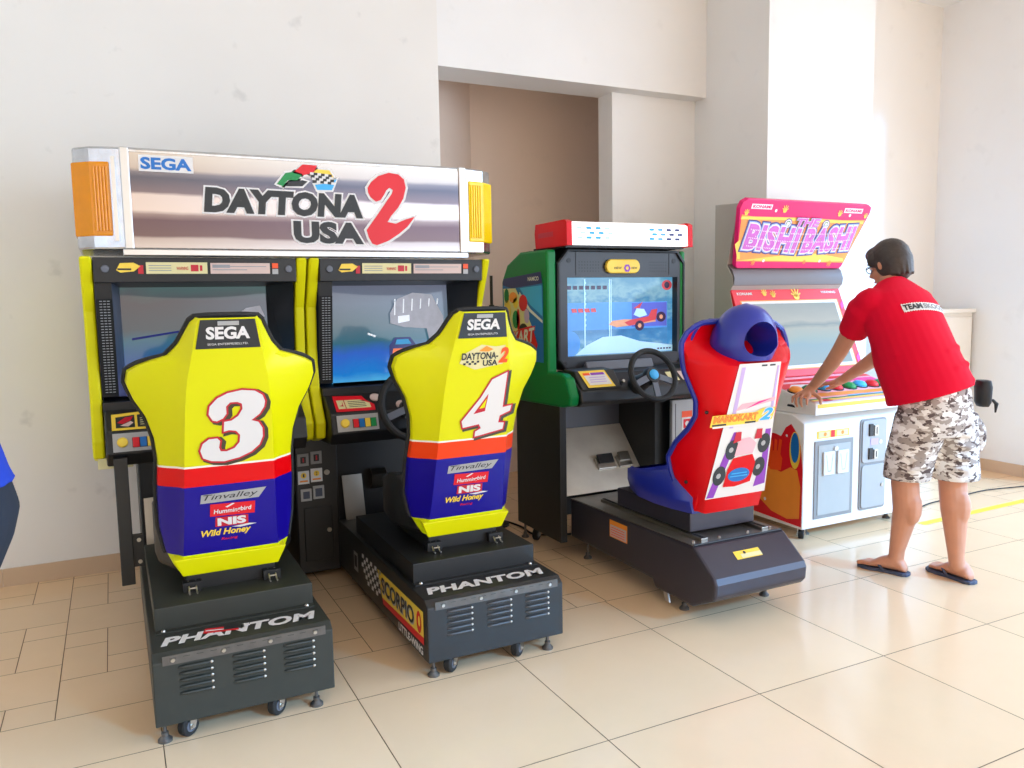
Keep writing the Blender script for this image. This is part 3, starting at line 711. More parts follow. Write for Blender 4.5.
def rig(bx0, scx, label, yb, second):
    t = thing('racing_rig', label, 'arcade seat', (bx0+.28, yb+.5, 0), 'yellow racing seats on black bases')
    x0, x1 = bx0, bx0+.56; y0 = yb
    G = 'greenblack' if not second else 'blackmetal'
    bs = B(G).prism([(y0, .055), (y0, .262), (y0+.03, .285), (3.885, .285), (3.885, .055)], 'X', x0, x1)
    ba = build('base', bs, t, bev=.004)
    fr = FR((x0, y0, 0))
    for gi in range(3):
        lv = B('ventlit' if second else G)
        for k in range(5):
            zz = .238-k*.0215; ua = .075+gi*.16; ub = ua+.10
            rr = [[fr[0]+V((xx, -math.cos(a_)*.010*sc_, zz+math.sin(a_)*.0065*sc_)) for a_ in [2*PI*q/10 for q in range(10)]] for xx, sc_ in ((ua, .3), (ua+.006, .8), (ua+.02, 1), (ub-.02, 1), (ub-.006, .9), (ub, .4))]
            lv.m('ventlit' if second else G).loft(rr)
            lv.m('steel').ell((x0+ub-.003, y0-.005, zz), .006, .004, .005, 8, 6)
        build('louvre_vent', lv, ba, smooth=True)
    hs = B('hinge').obox(fr, .03, .535, .252, .282, 0, .004)
    for q in (.06, .21, .355, .50): hs.m('steel').lathe([(.007, 0), (.006, .004)], (x0+q, y0-.004, .266), (0, -1, 0), n=12)
    hs.m('black')
    for q in range(12): hs.rect(fr, .05+q*.04, .07+q*.04, .272, .2735, .0045)
    build('hinge_strip', hs, ba)
    tf = FR((x0, y0+.035, .2855), (1, 0, 0), (0, 1, 0))
    st = MB().text('PHANTOM', tf, .03, .03, .50, .07, [('white', 0, .0015, 0, 0)], shear=.25, bold=.045, spacing=1.05)
    sticker('name_lettering', ba, st, 'white capital lettering')
    if not second:
        st = MB().m('red').flat(tf, [(.16, .075), (.27, .055), (.275, .095), (.17, .115)], .002).m('white').flat(tf, [(.17, .09), (.26, .07), (.26, .078), (.17, .10)], .0025)
        st.m('blk').flat(tf, [(.225, .075), (.29, .065), (.29, .10), (.23, .11)], .003).m('white').flat(tf, [(.285, .065), (.31, .075), (.305, .095), (.285, .10)], .003)
        sticker('flag_sticker', ba, st, 'torn red and white striped sticker')
    # riser
    rs = B(G if not second else 'black').box(x0+.02, x1-.02, y0+.20, 3.62, .285, .365)
    ri = build('riser', rs, t, bev=.003)
    build('mounting_flange', B(G).box(x0+.02, x1-.02, y0+.175, y0+.20, .285, .29).m('steel').lathe([(.008, 0), (.006, .005)], (x0+.045, y0+.187, .29), n=10).lathe([(.008, 0), (.006, .005)], (x1-.045, y0+.187, .29), n=10), ri)
    # slide frame under the seat
    sf = B('black').box(scx-.15, scx+.15, y0+.34, 3.35, .365, .43)
    build('slide_frame', sf, t)
    for s_ in (-1, 1):
        xx = scx+s_*.135
        cl = B('steel').tube([(xx-.012, y0+.33, .40), (xx-.012, y0+.29, .37), (xx-.012, y0+.275, .37)], .003, 6).tube([(xx+.012, y0+.33, .40), (xx+.012, y0+.29, .37), (xx+.012, y0+.275, .37)], .003, 6).tube([(xx-.012, y0+.29, .385), (xx+.012, y0+.29, .385)], .003, 6)
        cl.m('black').box(xx-.03, xx+.03, y0+.31, y0+.35, .366, .40)
        build('rail_clip', cl, t, label='bright wire clip on slide rail')
    # seat
    fs = FR((scx, yb+.31, .45), (1, 0, 0), (0, -.23, .885))
    red = rgb(226, 2, 10) if not second else rgb(240, 66, 8)
    tot = .898+.02
    P = lambda q: (q+.02)/tot
    SM = ramp('seat_paint_%s' % ('b' if second else 'a'), 'Z', [(0, rgb(216, 226, 0)), (P(.05), rgb(24, 10, 140)), (P(.304), red), (P(.371), rgb(245, 240, 225)), (P(.381), rgb(222, 220, 0))], 'CONSTANT', rough=.3, coat=.0, spec=.3)
    s1 = shell(t, fs, DS, SM, 'upholstery', k1=.26, k2=.50, shp=.30)
    rim(s1, fs, DS, .009, 'rubber', v0=.03)
    lip = MB().m('yellow').loft([[fs[0]+fs[1]*a_+fs[2]*b__+fs[3]*c_ for a_, b__ in pp] for c_, pp in ((.012, [(-.165, -.022), (.158, -.022), (.186, .046), (-.193, .046)]), (-.09, [(-.16, -.016), (.153, -.016), (.182, .04), (-.188, .04)]))])
    build('lower_lip', lip, s1, bev=.004, label='yellow lower lip')
    # number
    st = MB()
    NP = W3 if not second else W4
    st.m('shadowprint').outline(fs, NP, .010, .0035, (.009, -.006)).m('darkred').outline(fs, NP, .0065, .0042).m('white').flat(fs, NP, .005)
    if second: st.m('darkred').flat(fs, C4, .0056).m('yellow').flat(fs, [(.04, .552), (.012, .512), (.034, .515)], .006)
    sticker('race_number', s1, st, 'white figure %s edged in red' % ('4' if second else '3'))
    st = MB().m('blk').flat(fs, [(-.082, .893), (.085, .893), (.102, .797), (-.098, .797)], .0035)
    st.text('SEGA', fs, -.066, .828, .135, .042, [('white', 0, .0045, 0, 0)], bold=.04); st.m('silver').rect(fs, -.03, .035, .874, .888, .0045)
    st.text('SEGA ENTERPRISES,LTD.', fs, -.062, .808, .125, .008, [('white', 0, .0045, 0, 0)], bold=0)
    sticker('maker_sticker', s1, st, 'black sticker with white letters')
    if second:
        st = MB().m('cream').flat(fs, [(-.085, .70), (-.07, .735), (.0, .77), (.06, .76), (.10, .765), (.095, .69), (-.02, .672)], .0032)
        st.text('DAYTONA-', fs, -.078, .712, .15, .028, [('blk', 0, .0045, 0, 0)], bold=.03); st.text('USA', fs, .01, .685, .062, .024, [('blk', 0, .0045, 0, 0)], bold=.03)
        st.text('2', fs, .075, .695, .04, .062, [('orangered', 0, .005, 0, 0)], bold=.05, shear=.2)
        for q in range(6): st.m('blk').rect(fs, -.07+q*.011, -.06+q*.011, .692+(q % 2)*.008, .70+(q % 2)*.008, .0045)
        st.m('orange').flat(fs, [(-.01, .745), (.02, .765), (.05, .75), (.03, .742)], .0045)
        sticker('logo_sticker', s1, st, 'small cream game logo sticker')
    st = MB().m('silver').flat(fs, [(-.10, .247), (.092, .249), (.118, .286), (-.096, .280)], .0035)
    st.text('Tinvalley', fs, -.09, .253, .18, .026, [('blk', 0, .0042, 0, 0)], shear=.3, bold=.0)
    sticker('sponsor_sticker', s1, st, 'silver slanted sponsor sticker')
    st = MB().m('red').flat(fs, [(-.07, .194), (.078, .19), (.08, .236), (-.068, .241)], .0035)
    st.text('Hummingbird', fs, -.058, .200, .125, .022, [('white', 0, .0042, 0, 0)], shear=.1, bold=.02); st.m('white').flat(fs, [(-.02, .226), (.005, .238), (.012, .236), (-.012, .223)], .0042)
    sticker('sponsor_sticker', s1, st, 'red sponsor sticker with white script')
    st = MB().m('darkred').flat(fs, [(-.054, .152), (.056, .150), (.056, .187), (-.052, .189)], .0035)
    st.text('NIS', fs, -.046, .155, .095, .030, [('white', 0, .0042, 0, 0)], bold=.05)
    sticker('sponsor_sticker', s1, st, 'small red sticker with three white capitals')
    st = MB().text('Wild Honey', fs, -.10, .112, .165, .032, [('gold', 0, .0042, 0, 0)], shear=.25, bold=.03)
    st.m('white').flat(fs, [(.0, .146), (.06, .152), (.085, .148), (.03, .141)], .0042); st.text('Racing', fs, -.035, .096, .055, .012, [('red', 0, .004, 0, 0)], shear=.2)
    sticker('sponsor_sticker', s1, st, 'yellow script lettering')
    # cushion
    cr = []
    for (yy, hw, z0, z1) in ((yb+.36, .19, .43, .60), (yb+.46, .235, .43, .66), (yb+.56, .24, .43, .65), (yb+.66, .235, .44, .62), (yb+.74, .20, .46, .57)):
        cr.append([(scx-hw, yy, z0+.02), (scx-hw*.9, yy, z0), (scx+hw*.9, yy, z0), (scx+hw, yy, z0+.02), (scx+hw, yy, z1), (scx+hw*.8, yy, z1), (scx+hw*.55, yy, z0+.10), (scx-hw*.55, yy, z0+.10), (scx-hw*.8, yy, z1), (scx-hw, yy, z1)])
    build('seat_cushion', B('upholstery').loft(cr), t, smooth=True, bev=.01, label='black bucket seat pan')
    # feet and castors
    for xx in (x0+.025, x0+.50): foot(t, xx, y0+.02, .09)
    for xx in (x0+.11, x0+.385): caster(t, xx, y0+.035, r=.034, zt=.09)
    for xx in (x0+.06, x0+.5): foot(t, xx, 3.8, .09)
    if second:
        fsd = FR((x0, 0, 0), (0, -1, 0), (0, 0, 1))
        st = MB().m('gold').flat(fsd, [(-3.225, .232), (-2.664, .238), (-2.664, .14), (-3.165, .125)], .002)
        st.text('SCORPIO', fsd, -3.165, .150, .40, .068, [('silver', .03, .003, .004, -.003), ('blk', 0, .0038, 0, 0)], bold=.02)
        st.m('red').disc(fsd, -2.71, .185, .026, .003, ry=.042); st.m('gold').disc(fsd, -2.705, .19, .012, .004, ry=.02)
        sticker('side_sticker', ba, st, 'yellow side sticker with black capitals')
        st = MB().m('red').flat(fsd, [(-3.165, .125), (-2.664, .14), (-2.664, .112), (-3.155, .10)], .002)
        st.text('LITTLE-WING', fsd, -2.95, .068, .275, .032, [('white', 0, .0025, 0, 0)], bold=.04)
        sticker('side_sticker', ba, st, 'red stripe with white lettering beneath')
        st = MB()
        for i in range(9):
            for j in range(6):
                if (i+j) % 2 == 0 and not (i < 3 and (j > i+2)):
                    ua = -3.46+i*.032-j*.004; va = .215-j*.021
                    st.m('white').flat(fsd, [(ua, va), (ua+.03, va+.001), (ua+.032, va+.02), (ua+.002, va+.019)], .002)
        sticker('side_sticker', ba, st, 'black and white chequered sticker')
        st = MB().m('silver').rect(fsd, -3.60, -3.53, .12, .21, .002).m('black').rect(fsd, -3.585, -3.545, .14, .195, .003)
        sticker('rating_label', ba, st)
    return t
rig(.045, .331, 'yellow and blue racing seat with a white figure 3 on its black base', 2.615, False)
rig(.948, 1.236, 'yellow and blue racing seat with a white figure 4 on its black base', 2.625, True)

# ------------------------------------------------------------------ green kart racing cabinet
kc = thing('racing_cabinet', 'green and black kart racing cabinet with a red and white light bar on top', 'arcade cabinet', (2.46, 3.8, 0))
build('lower_side', B('blackmetal').box(2.035, 2.075, 3.555, 4.05, .085, .815), kc, bev=.003)
build('lower_side', B('blackmetal').box(2.84, 2.875, 3.50, 4.05, .085, .815), kc, bev=.003)
build('rear_panel', B('black').box(2.075, 2.86, 4.02, 4.05, .085, .83), kc)
ib = B('blackmetal').box(2.64, 2.86, 3.56, 4.02, .085, .80)
build('inner_box', ib, kc, bev=.003)
fp2 = B('plate').prism([(3.615, .315), (3.90, .625), (3.91, .62), (3.625, .31)], 'X', 2.077, 2.638)
fpo = build('pedal_plate', fp2, kc, label='stained bare steel pedal plate')
for (px_, pz_) in ((2.13, .42), (2.60, .55), (2.13, .57), (2.58, .36)): B_ = None
build('upper_plate', B('greyplastic').box(2.077, 2.638, 3.905, 3.915, .62, .80), kc)
build('vent_panel', B('black').box(2.08, 2.165, 3.895, 3.905, .64, .79), kc)
for (xx, nm, mt, w_) in ((2.42, 'brake_pedal', 'rubber', .05), (2.545, 'accelerator_pedal', 'steel', .035)):
    pz = .46; yy = 3.72
    p_ = B(mt).obox(FR((xx, yy, pz), (1, 0, 0), (0, .25, .35)), -w_, w_, -.02, .035, .0, .012)
    p_.m('steel').obox(FR((xx, yy, pz), (1, 0, 0), (0, .25, .35)), -w_-.008, w_+.008, -.05, .02, -.05, 0)
    build(nm, p_, kc, bev=.003)
GP = [(3.60, 1.61), (3.90, 1.612), (4.06, 1.55), (4.13, 1.46), (4.12, .86), (4.06, .80), (3.46, .815), (3.385, .83), (3.375, .875), (3.42, .965), (3.47, .985), (3.60, .985)]
for s_ in (0, 1):
    xa, xb = ((1.995, 2.05), (2.84, 2.875))[s_]
    g_ = build('side_panel', B('green').prism(GP, 'X', xa, xb), kc, bev=.012, label='green moulded side panel')
    if s_ == 0:
        fs_ = FR((xa, 0, 0), (0, -1, 0), (0, 0, 1))
        st = MB().m('blueprint').flat(fs_, [(-4.11, 1.44), (-4.10, 1.475), (-3.66, 1.50), (-3.64, 1.42), (-3.64, 1.03), (-4.10, 1.03)], .002)
        M['navyprint'] = mat('navy_print', rgb(40, 44, 110), .4)
        st.m('navyprint').flat(fs_, [(-4.11, 1.44), (-4.10, 1.475), (-3.66, 1.50), (-3.645, 1.44), (-3.8, 1.43), (-4.0, 1.42)], .003)
        st.m('lightblue').flat(fs_, [(-3.9, 1.42), (-3.65, 1.43), (-3.645, 1.27), (-3.78, 1.33)], .003)
        st.m('white').flat(fs_, [(-3.9, 1.40), (-3.78, 1.31), (-3.645, 1.25), (-3.645, 1.235), (-3.79, 1.295), (-3.91, 1.38)], .0035)
        st.m('cream').flat(fs_, [(-4.10, 1.42), (-3.95, 1.42), (-3.85, 1.32), (-3.75, 1.2), (-3.72, 1.04), (-4.08, 1.04)], .0032)
        # plain generic racing car seen head-on in place of the printed characters
        for (c_, x_, z_, a_, b__) in (('gold', -4.05, 1.30, .04, .06), ('green', -4.06, 1.38, .03, .04), ('orange', -3.98, 1.37, .05, .03), ('red', -3.86, 1.34, .05, .045), ('gold', -3.95, 1.34, .03, .03), ('greenprint', -3.95, 1.25, .04, .05), ('blk', -3.86, 1.20, .05, .03), ('blk', -4.02, 1.18, .03, .035), ('red', -3.92, 1.25, .02, .06), ('lilac', -3.82, 1.27, .03, .04)):
            st.m(c_).disc(fs_, x_, z_, a_, .004, 14, b__)
        st.m('red').flat(fs_, [(-4.02, 1.05), (-3.98, 1.16), (-3.9, 1.2), (-3.76, 1.22), (-3.70, 1.12), (-3.74, 1.045)], .0045)
        st.m('orange').flat(fs_, [(-4.0, 1.045), (-3.97, 1.10), (-3.76, 1.10), (-3.75, 1.045)], .005)
        st.text('KART', fs_, -3.99, 1.10, .26, .075, [('red', .06, .0055, 0, 0), ('white', 0, .006, 0, 0)], shear=.2, bold=.03, skew=.15)
        st.text('2', fs_, -3.89, 1.035, .06, .06, [('white', .05, .0062, 0, 0), ('blueprint', 0, .0068, 0, 0)], bold=.03)
        st.text('NAMCO', fs_, -3.80, 1.455, .12, .022, [('white', 0, .0045, 0, 0)], bold=.03)
        sticker('side_graphic', g_, st, 'colourful printed side graphic')
        sl = MB()
        for q in (3.70, 3.80): sl.m('black').poly([(2.005, q, 1.6135), (2.04, q, 1.6135), (2.04, q+.04, 1.6135), (2.005, q+.04, 1.6135)])
        sticker('slot', g_, sl)
# monitor housing
ho = [(2.055, 1.04), (2.055, 1.545), (2.115, 1.615), (2.825, 1.612), (2.872, 1.55), (2.872, 1.03), (2.84, .985), (2.10, .985)]
sx0, sx1, sz0, sz1 = 2.118, 2.825, 1.055, 1.468
def frame_face(b_, outer, y, inner_rect):
    pass
hb = B('black'); yF = 3.605
cxm, czm = 2.48, 1.28
def ringpts(pts, k, y): return [V((cxm+(a_-cxm)*k, y, czm+(c_-czm)*k)) for a_, c_ in pts]
# rim, side wall
hb.loft([ringpts(ho, 1.0, 4.0), ringpts(ho, 1.0, 3.60), ringpts(ho, .985, yF-.012), ringpts(ho, .965, yF-.012), ringpts(ho, .955, yF)], True, False)
hb.poly(ringpts(ho, 1.0, 4.0))
build('monitor_housing', hb, kc, label='black outer monitor housing')
M['bezelgrey'] = mat('dark_bezel_plastic', rgb(50, 52, 57), .32, noise=.05)
fc = B('bezelgrey')
inn = ringpts(ho, .955, yF)
R_ = [V((sx0, yF, sz0)), V((sx0, yF, sz1)), V((sx1, yF, sz1)), V((sx1, yF, sz0))]
# faces between the chamfered outline and the rectangular opening
o8 = inn
for q in ([o8[0], o8[1], R_[1], R_[0]], [o8[1], o8[2], R_[1]], [o8[2], o8[3], R_[2], R_[1]], [o8[3], o8[4], R_[2]], [o8[4], o8[5], R_[3], R_[2]], [o8[5], o8[6], R_[3]], [o8[6], o8[7], R_[0], R_[3]], [o8[7], o8[0], R_[0]]): fc.poly(q)
D_ = [p+V((0, .06, 0)) for p in R_]
fc.m('black')
for i in range(4): fc.poly([R_[i], R_[(i+1) % 4], D_[(i+1) % 4], D_[i]])
bz = build('bezel', fc, kc, label='grey plastic monitor bezel')
fb = FR((0, yF, 0))
st = B('black')
for (x_, z_) in ((2.128, 1.555), (2.80, 1.555), (2.10, 1.02), (2.85, 1.02)): st.lathe([(.013, 0), (.013, .002)], (x_, yF, z_), (0, -1, 0), n=14)
for i in range(8):
    for j in range(4): st.disc(fb, 2.19+i*.017, 1.50+j*.016, .004, .0008, 6); st.disc(fb, 2.64+i*.015, 1.50+j*.016, .004, .0008, 6)
st.box(2.168, 2.172, yF-.002, yF, 1.48, 1.60); st.box(2.765, 2.769, yF-.002, yF, 1.48, 1.60)
sticker('screws_and_speaker_holes', bz, st)
pill = [(2.345+.035-.035*math.sin(t), 1.525-.037*math.cos(t)) for t in [PI*k/10 for k in range(11)]] + [(2.56-.035+.035*math.sin(t), 1.525+.037*math.cos(t)) for t in [PI*k/10 for k in range(11)]]
pl_ = build('yellow_badge', B('gold').prism(pill, 'Y', yF-.022, yF), kc, bev=.006, label='rounded yellow badge above screen')
st = MB().m('purple').flat(FR((0, yF-.022, 0)), [(2.475+.022*math.cos(t), 1.515+.022*math.sin(t)) for t in [PI*k/3 for k in range(6)]], .001).m('gold').disc(FR((0, yF-.022, 0)), 2.475, 1.515, .009, .0016)
st.text('VIEW', FR((0, yF-.022, 0)), 2.39, 1.51, .05, .012, [('blk', 0, .001, 0, 0)]); st.text('VIEW', FR((0, yF-.022, 0)), 2.50, 1.51, .04, .012, [('blk', 0, .001, 0, 0)])
sticker('badge_print', pl_, st)
SCR_C = ramp('kart_screen_picture', 'Z', [(0, rgb(150, 205, 240)), (.2, rgb(80, 160, 225)), (.4, rgb(60, 140, 205)), (.55, rgb(130, 190, 220)), (.66, rgb(80, 160, 210)), (.8, rgb(150, 205, 228)), (1, rgb(100, 170, 210))], rough=.08, emit=.8, distort=.7, dscale=9, base=0, coat=.2)
sc_ = build('screen', MB().m(SCR_C).box(sx0, sx1, yF+.045, yF+.06, sz0, sz1), kc, label='lit blue game screen')
M['s1'] = mat('screen_indigo', rgb(84, 100, 196), .2, emit=.5, noise=.25, scale=8); M['s2'] = mat('screen_pale_blue', rgb(170, 212, 238), .2, emit=.55, noise=.06)
M['s3'] = mat('screen_red', rgb(196, 74, 84), .2, emit=.4); M['s4'] = mat('screen_tan', rgb(205, 150, 120), .2, emit=.5, noise=.2, scale=30); M['s5'] = mat('screen_dark', rgb(60, 50, 80), .2, emit=.3)
M['s6'] = mat('screen_mid_blue', rgb(76, 140, 214), .2, emit=.55, noise=.25, scale=25)
fk = FR((0, yF+.045, 0)); st = MB()
st.m('s6').flat(fk, [(2.14, 1.19), (2.14, 1.335), (2.79, 1.335), (2.79, 1.19)], .001)
st.m('s1').flat(fk, [(2.55, 1.20), (2.55, 1.33), (2.785, 1.33), (2.785, 1.20)], .0015)
st.m('s2').flat(fk, [(2.19, 1.06), (2.26, 1.11), (2.36, 1.15), (2.48, 1.155), (2.6, 1.12), (2.83, 1.09), (2.83, 1.06)], .0018)  # pale curve painted as a steering wheel reflection
st.m('s6').disc(fk, 2.15, 1.12, .07, .002)
st.m('s2').rect(fk, 2.245, 2.253, 1.06, 1.46, .003).rect(fk, 2.40, 2.408, 1.06, 1.46, .003)  # pale vertical streaks are painted reflections in the screen glass
for q in range(9): st.m('s2').rect(fk, 2.25, 2.257, 1.21+q*.028, 1.222+q*.028, .003)
st.m('s2').rect(fk, 2.412, 2.418, 1.10, 1.46, .0026)
st.m('s4').flat(fk, [(2.40, 1.215), (2.42, 1.235), (2.50, 1.242), (2.60, 1.238), (2.7, 1.25), (2.71, 1.225), (2.55, 1.208), (2.45, 1.20)], .0036)
st.m('s3').flat(fk, [(2.50, 1.225), (2.55, 1.24), (2.66, 1.255), (2.68, 1.29), (2.72, 1.295), (2.71, 1.235), (2.62, 1.22), (2.53, 1.205)], .004)
st.m('s5').disc(fk, 2.745, 1.25, .032, .0044, ry=.028).disc(fk, 2.60, 1.205, .03, .0044, ry=.028).m('s4').disc(fk, 2.745, 1.25, .012, .005).disc(fk, 2.60, 1.205, .012, .005)
st.m('s2').flat(fk, [(2.56, 1.265), (2.58, 1.30), (2.63, 1.295), (2.65, 1.262), (2.6, 1.25)], .0046).m('s3').flat(fk, [(2.56, 1.30), (2.62, 1.335), (2.60, 1.30)], .0048)
st.m('s3').disc(fk, 2.785, 1.425, .035, .003, ry=.028).m('s5').disc(fk, 2.785, 1.425, .018, .0036)
st.text('WINNER RACER', fk, 2.14, 1.408, .26, .022, [('s5', 0, .004, 0, 0)]) if False else None
for q in range(7): st.m('s5').rect(fk, 2.14+q*.037, 2.165+q*.037, 1.405, 1.425, .004)
for q in range(4): st.m('s3').flat(fk, [(2.17+q*.04, 1.285), (2.20+q*.04, 1.285), (2.195+q*.04, 1.305), (2.165+q*.04, 1.305)], .004)
for q in range(5): st.m('s5').rect(fk, 2.72+q*.02, 2.733+q*.02, 1.07, 1.078, .004)
sticker('picture', sc_, st)
# light bar
lb = thing('light_bar', 'white glowing light bar with red end caps on top of the green cabinet', 'light bar', (2.46, 3.6, 1.62))
M['glow'] = mat('lit_white_diffuser', rgb(255, 255, 255), .3, noise=0, emit=1.1, ecol=(1, 1, 1, 1))
bo = build('diffuser', B('glow').prism([(3.47, 1.627), (3.475, 1.732), (3.50, 1.742), (3.74, 1.742), (3.74, 1.627)], 'X', 2.065, 2.79), lb, label='glowing white front')
fl_ = FR((0, 3.47, 1.625), (1, 0, 0), (0, .005, .115))
for (u0_, cs) in ((2.10, ['s2', 'lightblue', 'lightblue', 's2']), (2.54, ['lightblue', 's6', 'navyprint', 'navyprint'])):
    st = MB()
    for ci, c_ in enumerate(cs):
        for rj in range(3):
            uu = u0_+ci*.055+(.018 if rj % 2 else 0); st.m(c_).flat(fl_, [(uu, .03+rj*.024), (uu+.026, .03+rj*.024), (uu+.03, .036+rj*.024), (uu+.026, .043+rj*.024), (uu, .043+rj*.024), (uu-.004, .036+rj*.024)], .0015)
    sticker('light_windows', bo, st, 'rows of small blue light windows')
for (xa, xb) in ((2.035, 2.066), (2.789, 2.815)):
    build('end_cap', B('redshell').prism([(3.462, 1.622), (3.466, 1.738), (3.49, 1.750), (3.79, 1.748), (3.80, 1.70), (3.79, 1.622)], 'X', xa, xb).m('darkred').box(xa-.001, xa, 3.60, 3.76, 1.675, 1.70), lb, bev=.008, label='red plastic end cap')
build('mounting_base', B('black').box(2.06, 2.80, 3.52, 3.86, 1.616, 1.627), lb)
# dash
db = B('greyplastic' if False else 'black').prism([(3.62, .985), (3.58, .99), (3.47, .975), (3.37, .90), (3.36, .845), (3.40, .82), (3.62, .80)], 'X', 2.05, 2.872)
kd = build('dashboard', db, kc, bev=.01)
fd = FR((0, 3.37, .90), (1, 0, 0), (0, .10, .075))
build('hood', B('greyplastic').prism([(3.60, .99), (3.57, 1.03), (3.56, 1.03), (3.54, .985)], 'X', 2.20, 2.62), kd, bev=.006)
build('card_box', B('blackmetal').prism([(3.37, .905), (3.45, .995), (3.56, 1.0), (3.56, .98), (3.47, .97)], 'X', 2.06, 2.30), kd, bev=.008)
fcb = FR((0, 3.37, .907), (1, 0, 0), (0, .08, .09))
st = MB().m('gold').flat(fcb, [(2.10, .01), (2.26, .01), (2.235, .115), (2.08, .115)], .003).m('white').flat(fcb, [(2.115, .025), (2.245, .025), (2.228, .10), (2.10, .10)], .004)
st.m('purple').flat(fcb, [(2.145, .085), (2.225, .085), (2.222, .10), (2.142, .10)], .005).m('orangered').flat(fcb, [(2.10, .085), (2.14, .085), (2.138, .10), (2.098, .10)], .005).m('lilac')
for q in range(3): st.rect(fcb, 2.125, 2.22, .04+q*.014, .045+q*.014, .005)
sticker('instruction_sticker', kd, st, 'yellow edged instruction sticker')
steering_wheel(kd, (2.392, 3.24, .975), .128, .42, 3, 'black', 'lightblue', .015)
build('ignition_key', B('steel').cyl((2.31, 3.40, .93), (2.31, 3.375, .94), .008), kd)
for (x_, mt) in ((2.62, 'cream'), (2.70, 'salmon')): sticker('dash_sticker', kd, MB().m(mt).rect(fd, x_, x_+.06, .03, .1, .003))
cd = build('coin_door', B('silver').box(2.70, 2.862, 3.485, 3.51, .10, .80), kc, bev=.005, label='silver coin door on the right front')
fcd = FR((0, 3.485, 0)); st = MB().m('orangered').rect(fcd, 2.765, 2.835, .70, .735, .002).m('white').rect(fcd, 2.765, 2.835, .63, .70, .002).m('red').rect(fcd, 2.775, 2.825, .64, .69, .003).m('white').disc(fcd, 2.80, .665, .014, .004).m('blk').rect(fcd, 2.72, 2.725, .4, .78, .001)
sticker('warning_sticker', cd, st, 'red and white warning sticker')
for xx, yy in ((2.055, 4.0), (2.87, 4.0), (2.87, 3.56)): foot(kc, xx, yy, .09)
caster(kc, 2.10, 3.93, r=.034, zt=.09); caster(kc, 2.84, 3.93, r=.034, zt=.09)
kc.children[0]['label'] = 'tall black lower side panel'

# kart seat rig
kr = thing('racing_rig', 'red and blue bucket racing seat on a long dark metal floor base', 'arcade seat', (2.37, 3.0, 0))
bp_ = [(2.475, .115), (2.455, .135), (2.450, .19), (2.462, .215), (2.59, .318), (3.60, .30), (3.60, .10), (2.88, .09), (2.86, .055), (2.60, .055)]
kb = build('base', B('darkgrey').prism(bp_, 'X', 2.12, 2.628), kr, bev=.012, label='dark grey metal base with sloping nose')
dk = B('deck').box(2.125, 2.615, 2.60, 3.60, .318, .322) if False else B('deck').prism([(2.595, .319), (3.60, .301), (3.60, .306), (2.595, .323)], 'X', 2.124, 2.616)
ko = build('deck_plate', dk, kr, label='scuffed bare metal deck')
for q in (.03, .17, .33, .46): build('bolt', B('steel').lathe([(.008, 0), (.008, .006), (.004, .009)], (2.12+q, 2.63, .322), n=10), ko, smooth=True)
build('hinge', B('black').tube([(2.125, 2.595, .321), (2.615, 2.595, .321)], .005, 6), ko)
for xx in (2.20, 2.54): build('seat_rail', B('steel').box(xx-.018, xx+.018, 2.615, 3.40, .322, .337).m('black').box(xx-.008, xx+.008, 2.612, 3.40, .337, .340), kr, bev=.002, label='bright steel slide rail')
fn = FR((2.12, 2.462, .215), (1, 0, 0), (0, .128, .103))
st = MB().m('gold').rect(fn, .17, .31, .065, .105, .002).m('cream').rect(fn, .20, .31, .068, .088, .003).m('blk').disc(fn, .225, .093, .007, .003)
sticker('warning_sticker', kb, st, 'small yellow warning sticker')
fsd = FR((2.12, 0, 0), (0, -1, 0), (0, 0, 1))
st = MB().m('orange').rect(fsd, -3.22, -3.07, .20, .285, .002).m('salmon').rect(fsd, -3.213, -3.077, .205, .262, .003).m('orangered')
for q in range(4): st.rect(fsd, -3.205, -3.09, .212+q*.012, .216+q*.012, .004)
sticker('warning_sticker', kb, st, 'orange edged notice sticker')
build('seat_box', B('darkgrey').box(2.19, 2.555, 2.70, 3.26, .340, .425), kr, bev=.005)
for xx, yy in ((2.165, 2.705), (2.585, 2.66), (2.165, 3.5), (2.585, 3.5)): foot(kr, xx, yy, .095)
build('stabiliser_bracket', B('alu').prism([(2.80, .095), (2.83, .095), (2.80, .012), (2.77, .012)], 'X', 2.135, 2.142), kr, label='bent bright metal bracket')
# kart seat
KS = [(-.07, .185, .15, .10, 0), (0, .20, .155, .15, 0), (.06, .215, .16, .18, 0), (.12, .225, .155, .20, 0), (.20, .222, .145, .17, 0), (.28, .208, .135, .12, 0), (.35, .205, .13, .09, 0), (.42, .218, .125, .09, 0), (.48, .245, .12, .11, 0), (.54, .272, .118, .13, 0), (.60, .286, .118, .14, 0), (.625, .286, .125, .15, .10), (.65, .282, .13, .16, .18), (.69, .258, .13, .165, .19), (.715, .22, .125, .17, .19), (.73, .18, .12, .17, .18)]
fk_ = FR((2.378, 2.63, .50), (1, 0, 0), (0, -.14, .6))
s2 = shell(kr, fk_, KS, 'redshell', 'bluevinyl', ring_mat='bluevinyl')
s2['label'] = 'red seat back shell with deep side wings'
rim(s2, fk_, KS, .012, 'bluevinyl', v0=-.06)
st = MB()
st.m('white').flat(fk_, [(-.17, .0), (.165, .0), (.115, .60), (-.11, .60)], .004)
st.m('purple').flat(fk_, [(-.165, .005), (-.125, .005), (-.07, .19), (-.06, .30), (-.075, .30), (-.11, .19)], .005).flat(fk_, [(.09, .03), (.155, .04), (.14, .20), (.13, .30), (.10, .30), (.11, .16)], .005)
st.m('lilac').flat(fk_, [(-.105, .32), (-.085, .32), (-.075, .585), (-.095, .585)], .005).flat(fk_, [(.105, .38), (.12, .38), (.108, .585), (.098, .585)], .005)
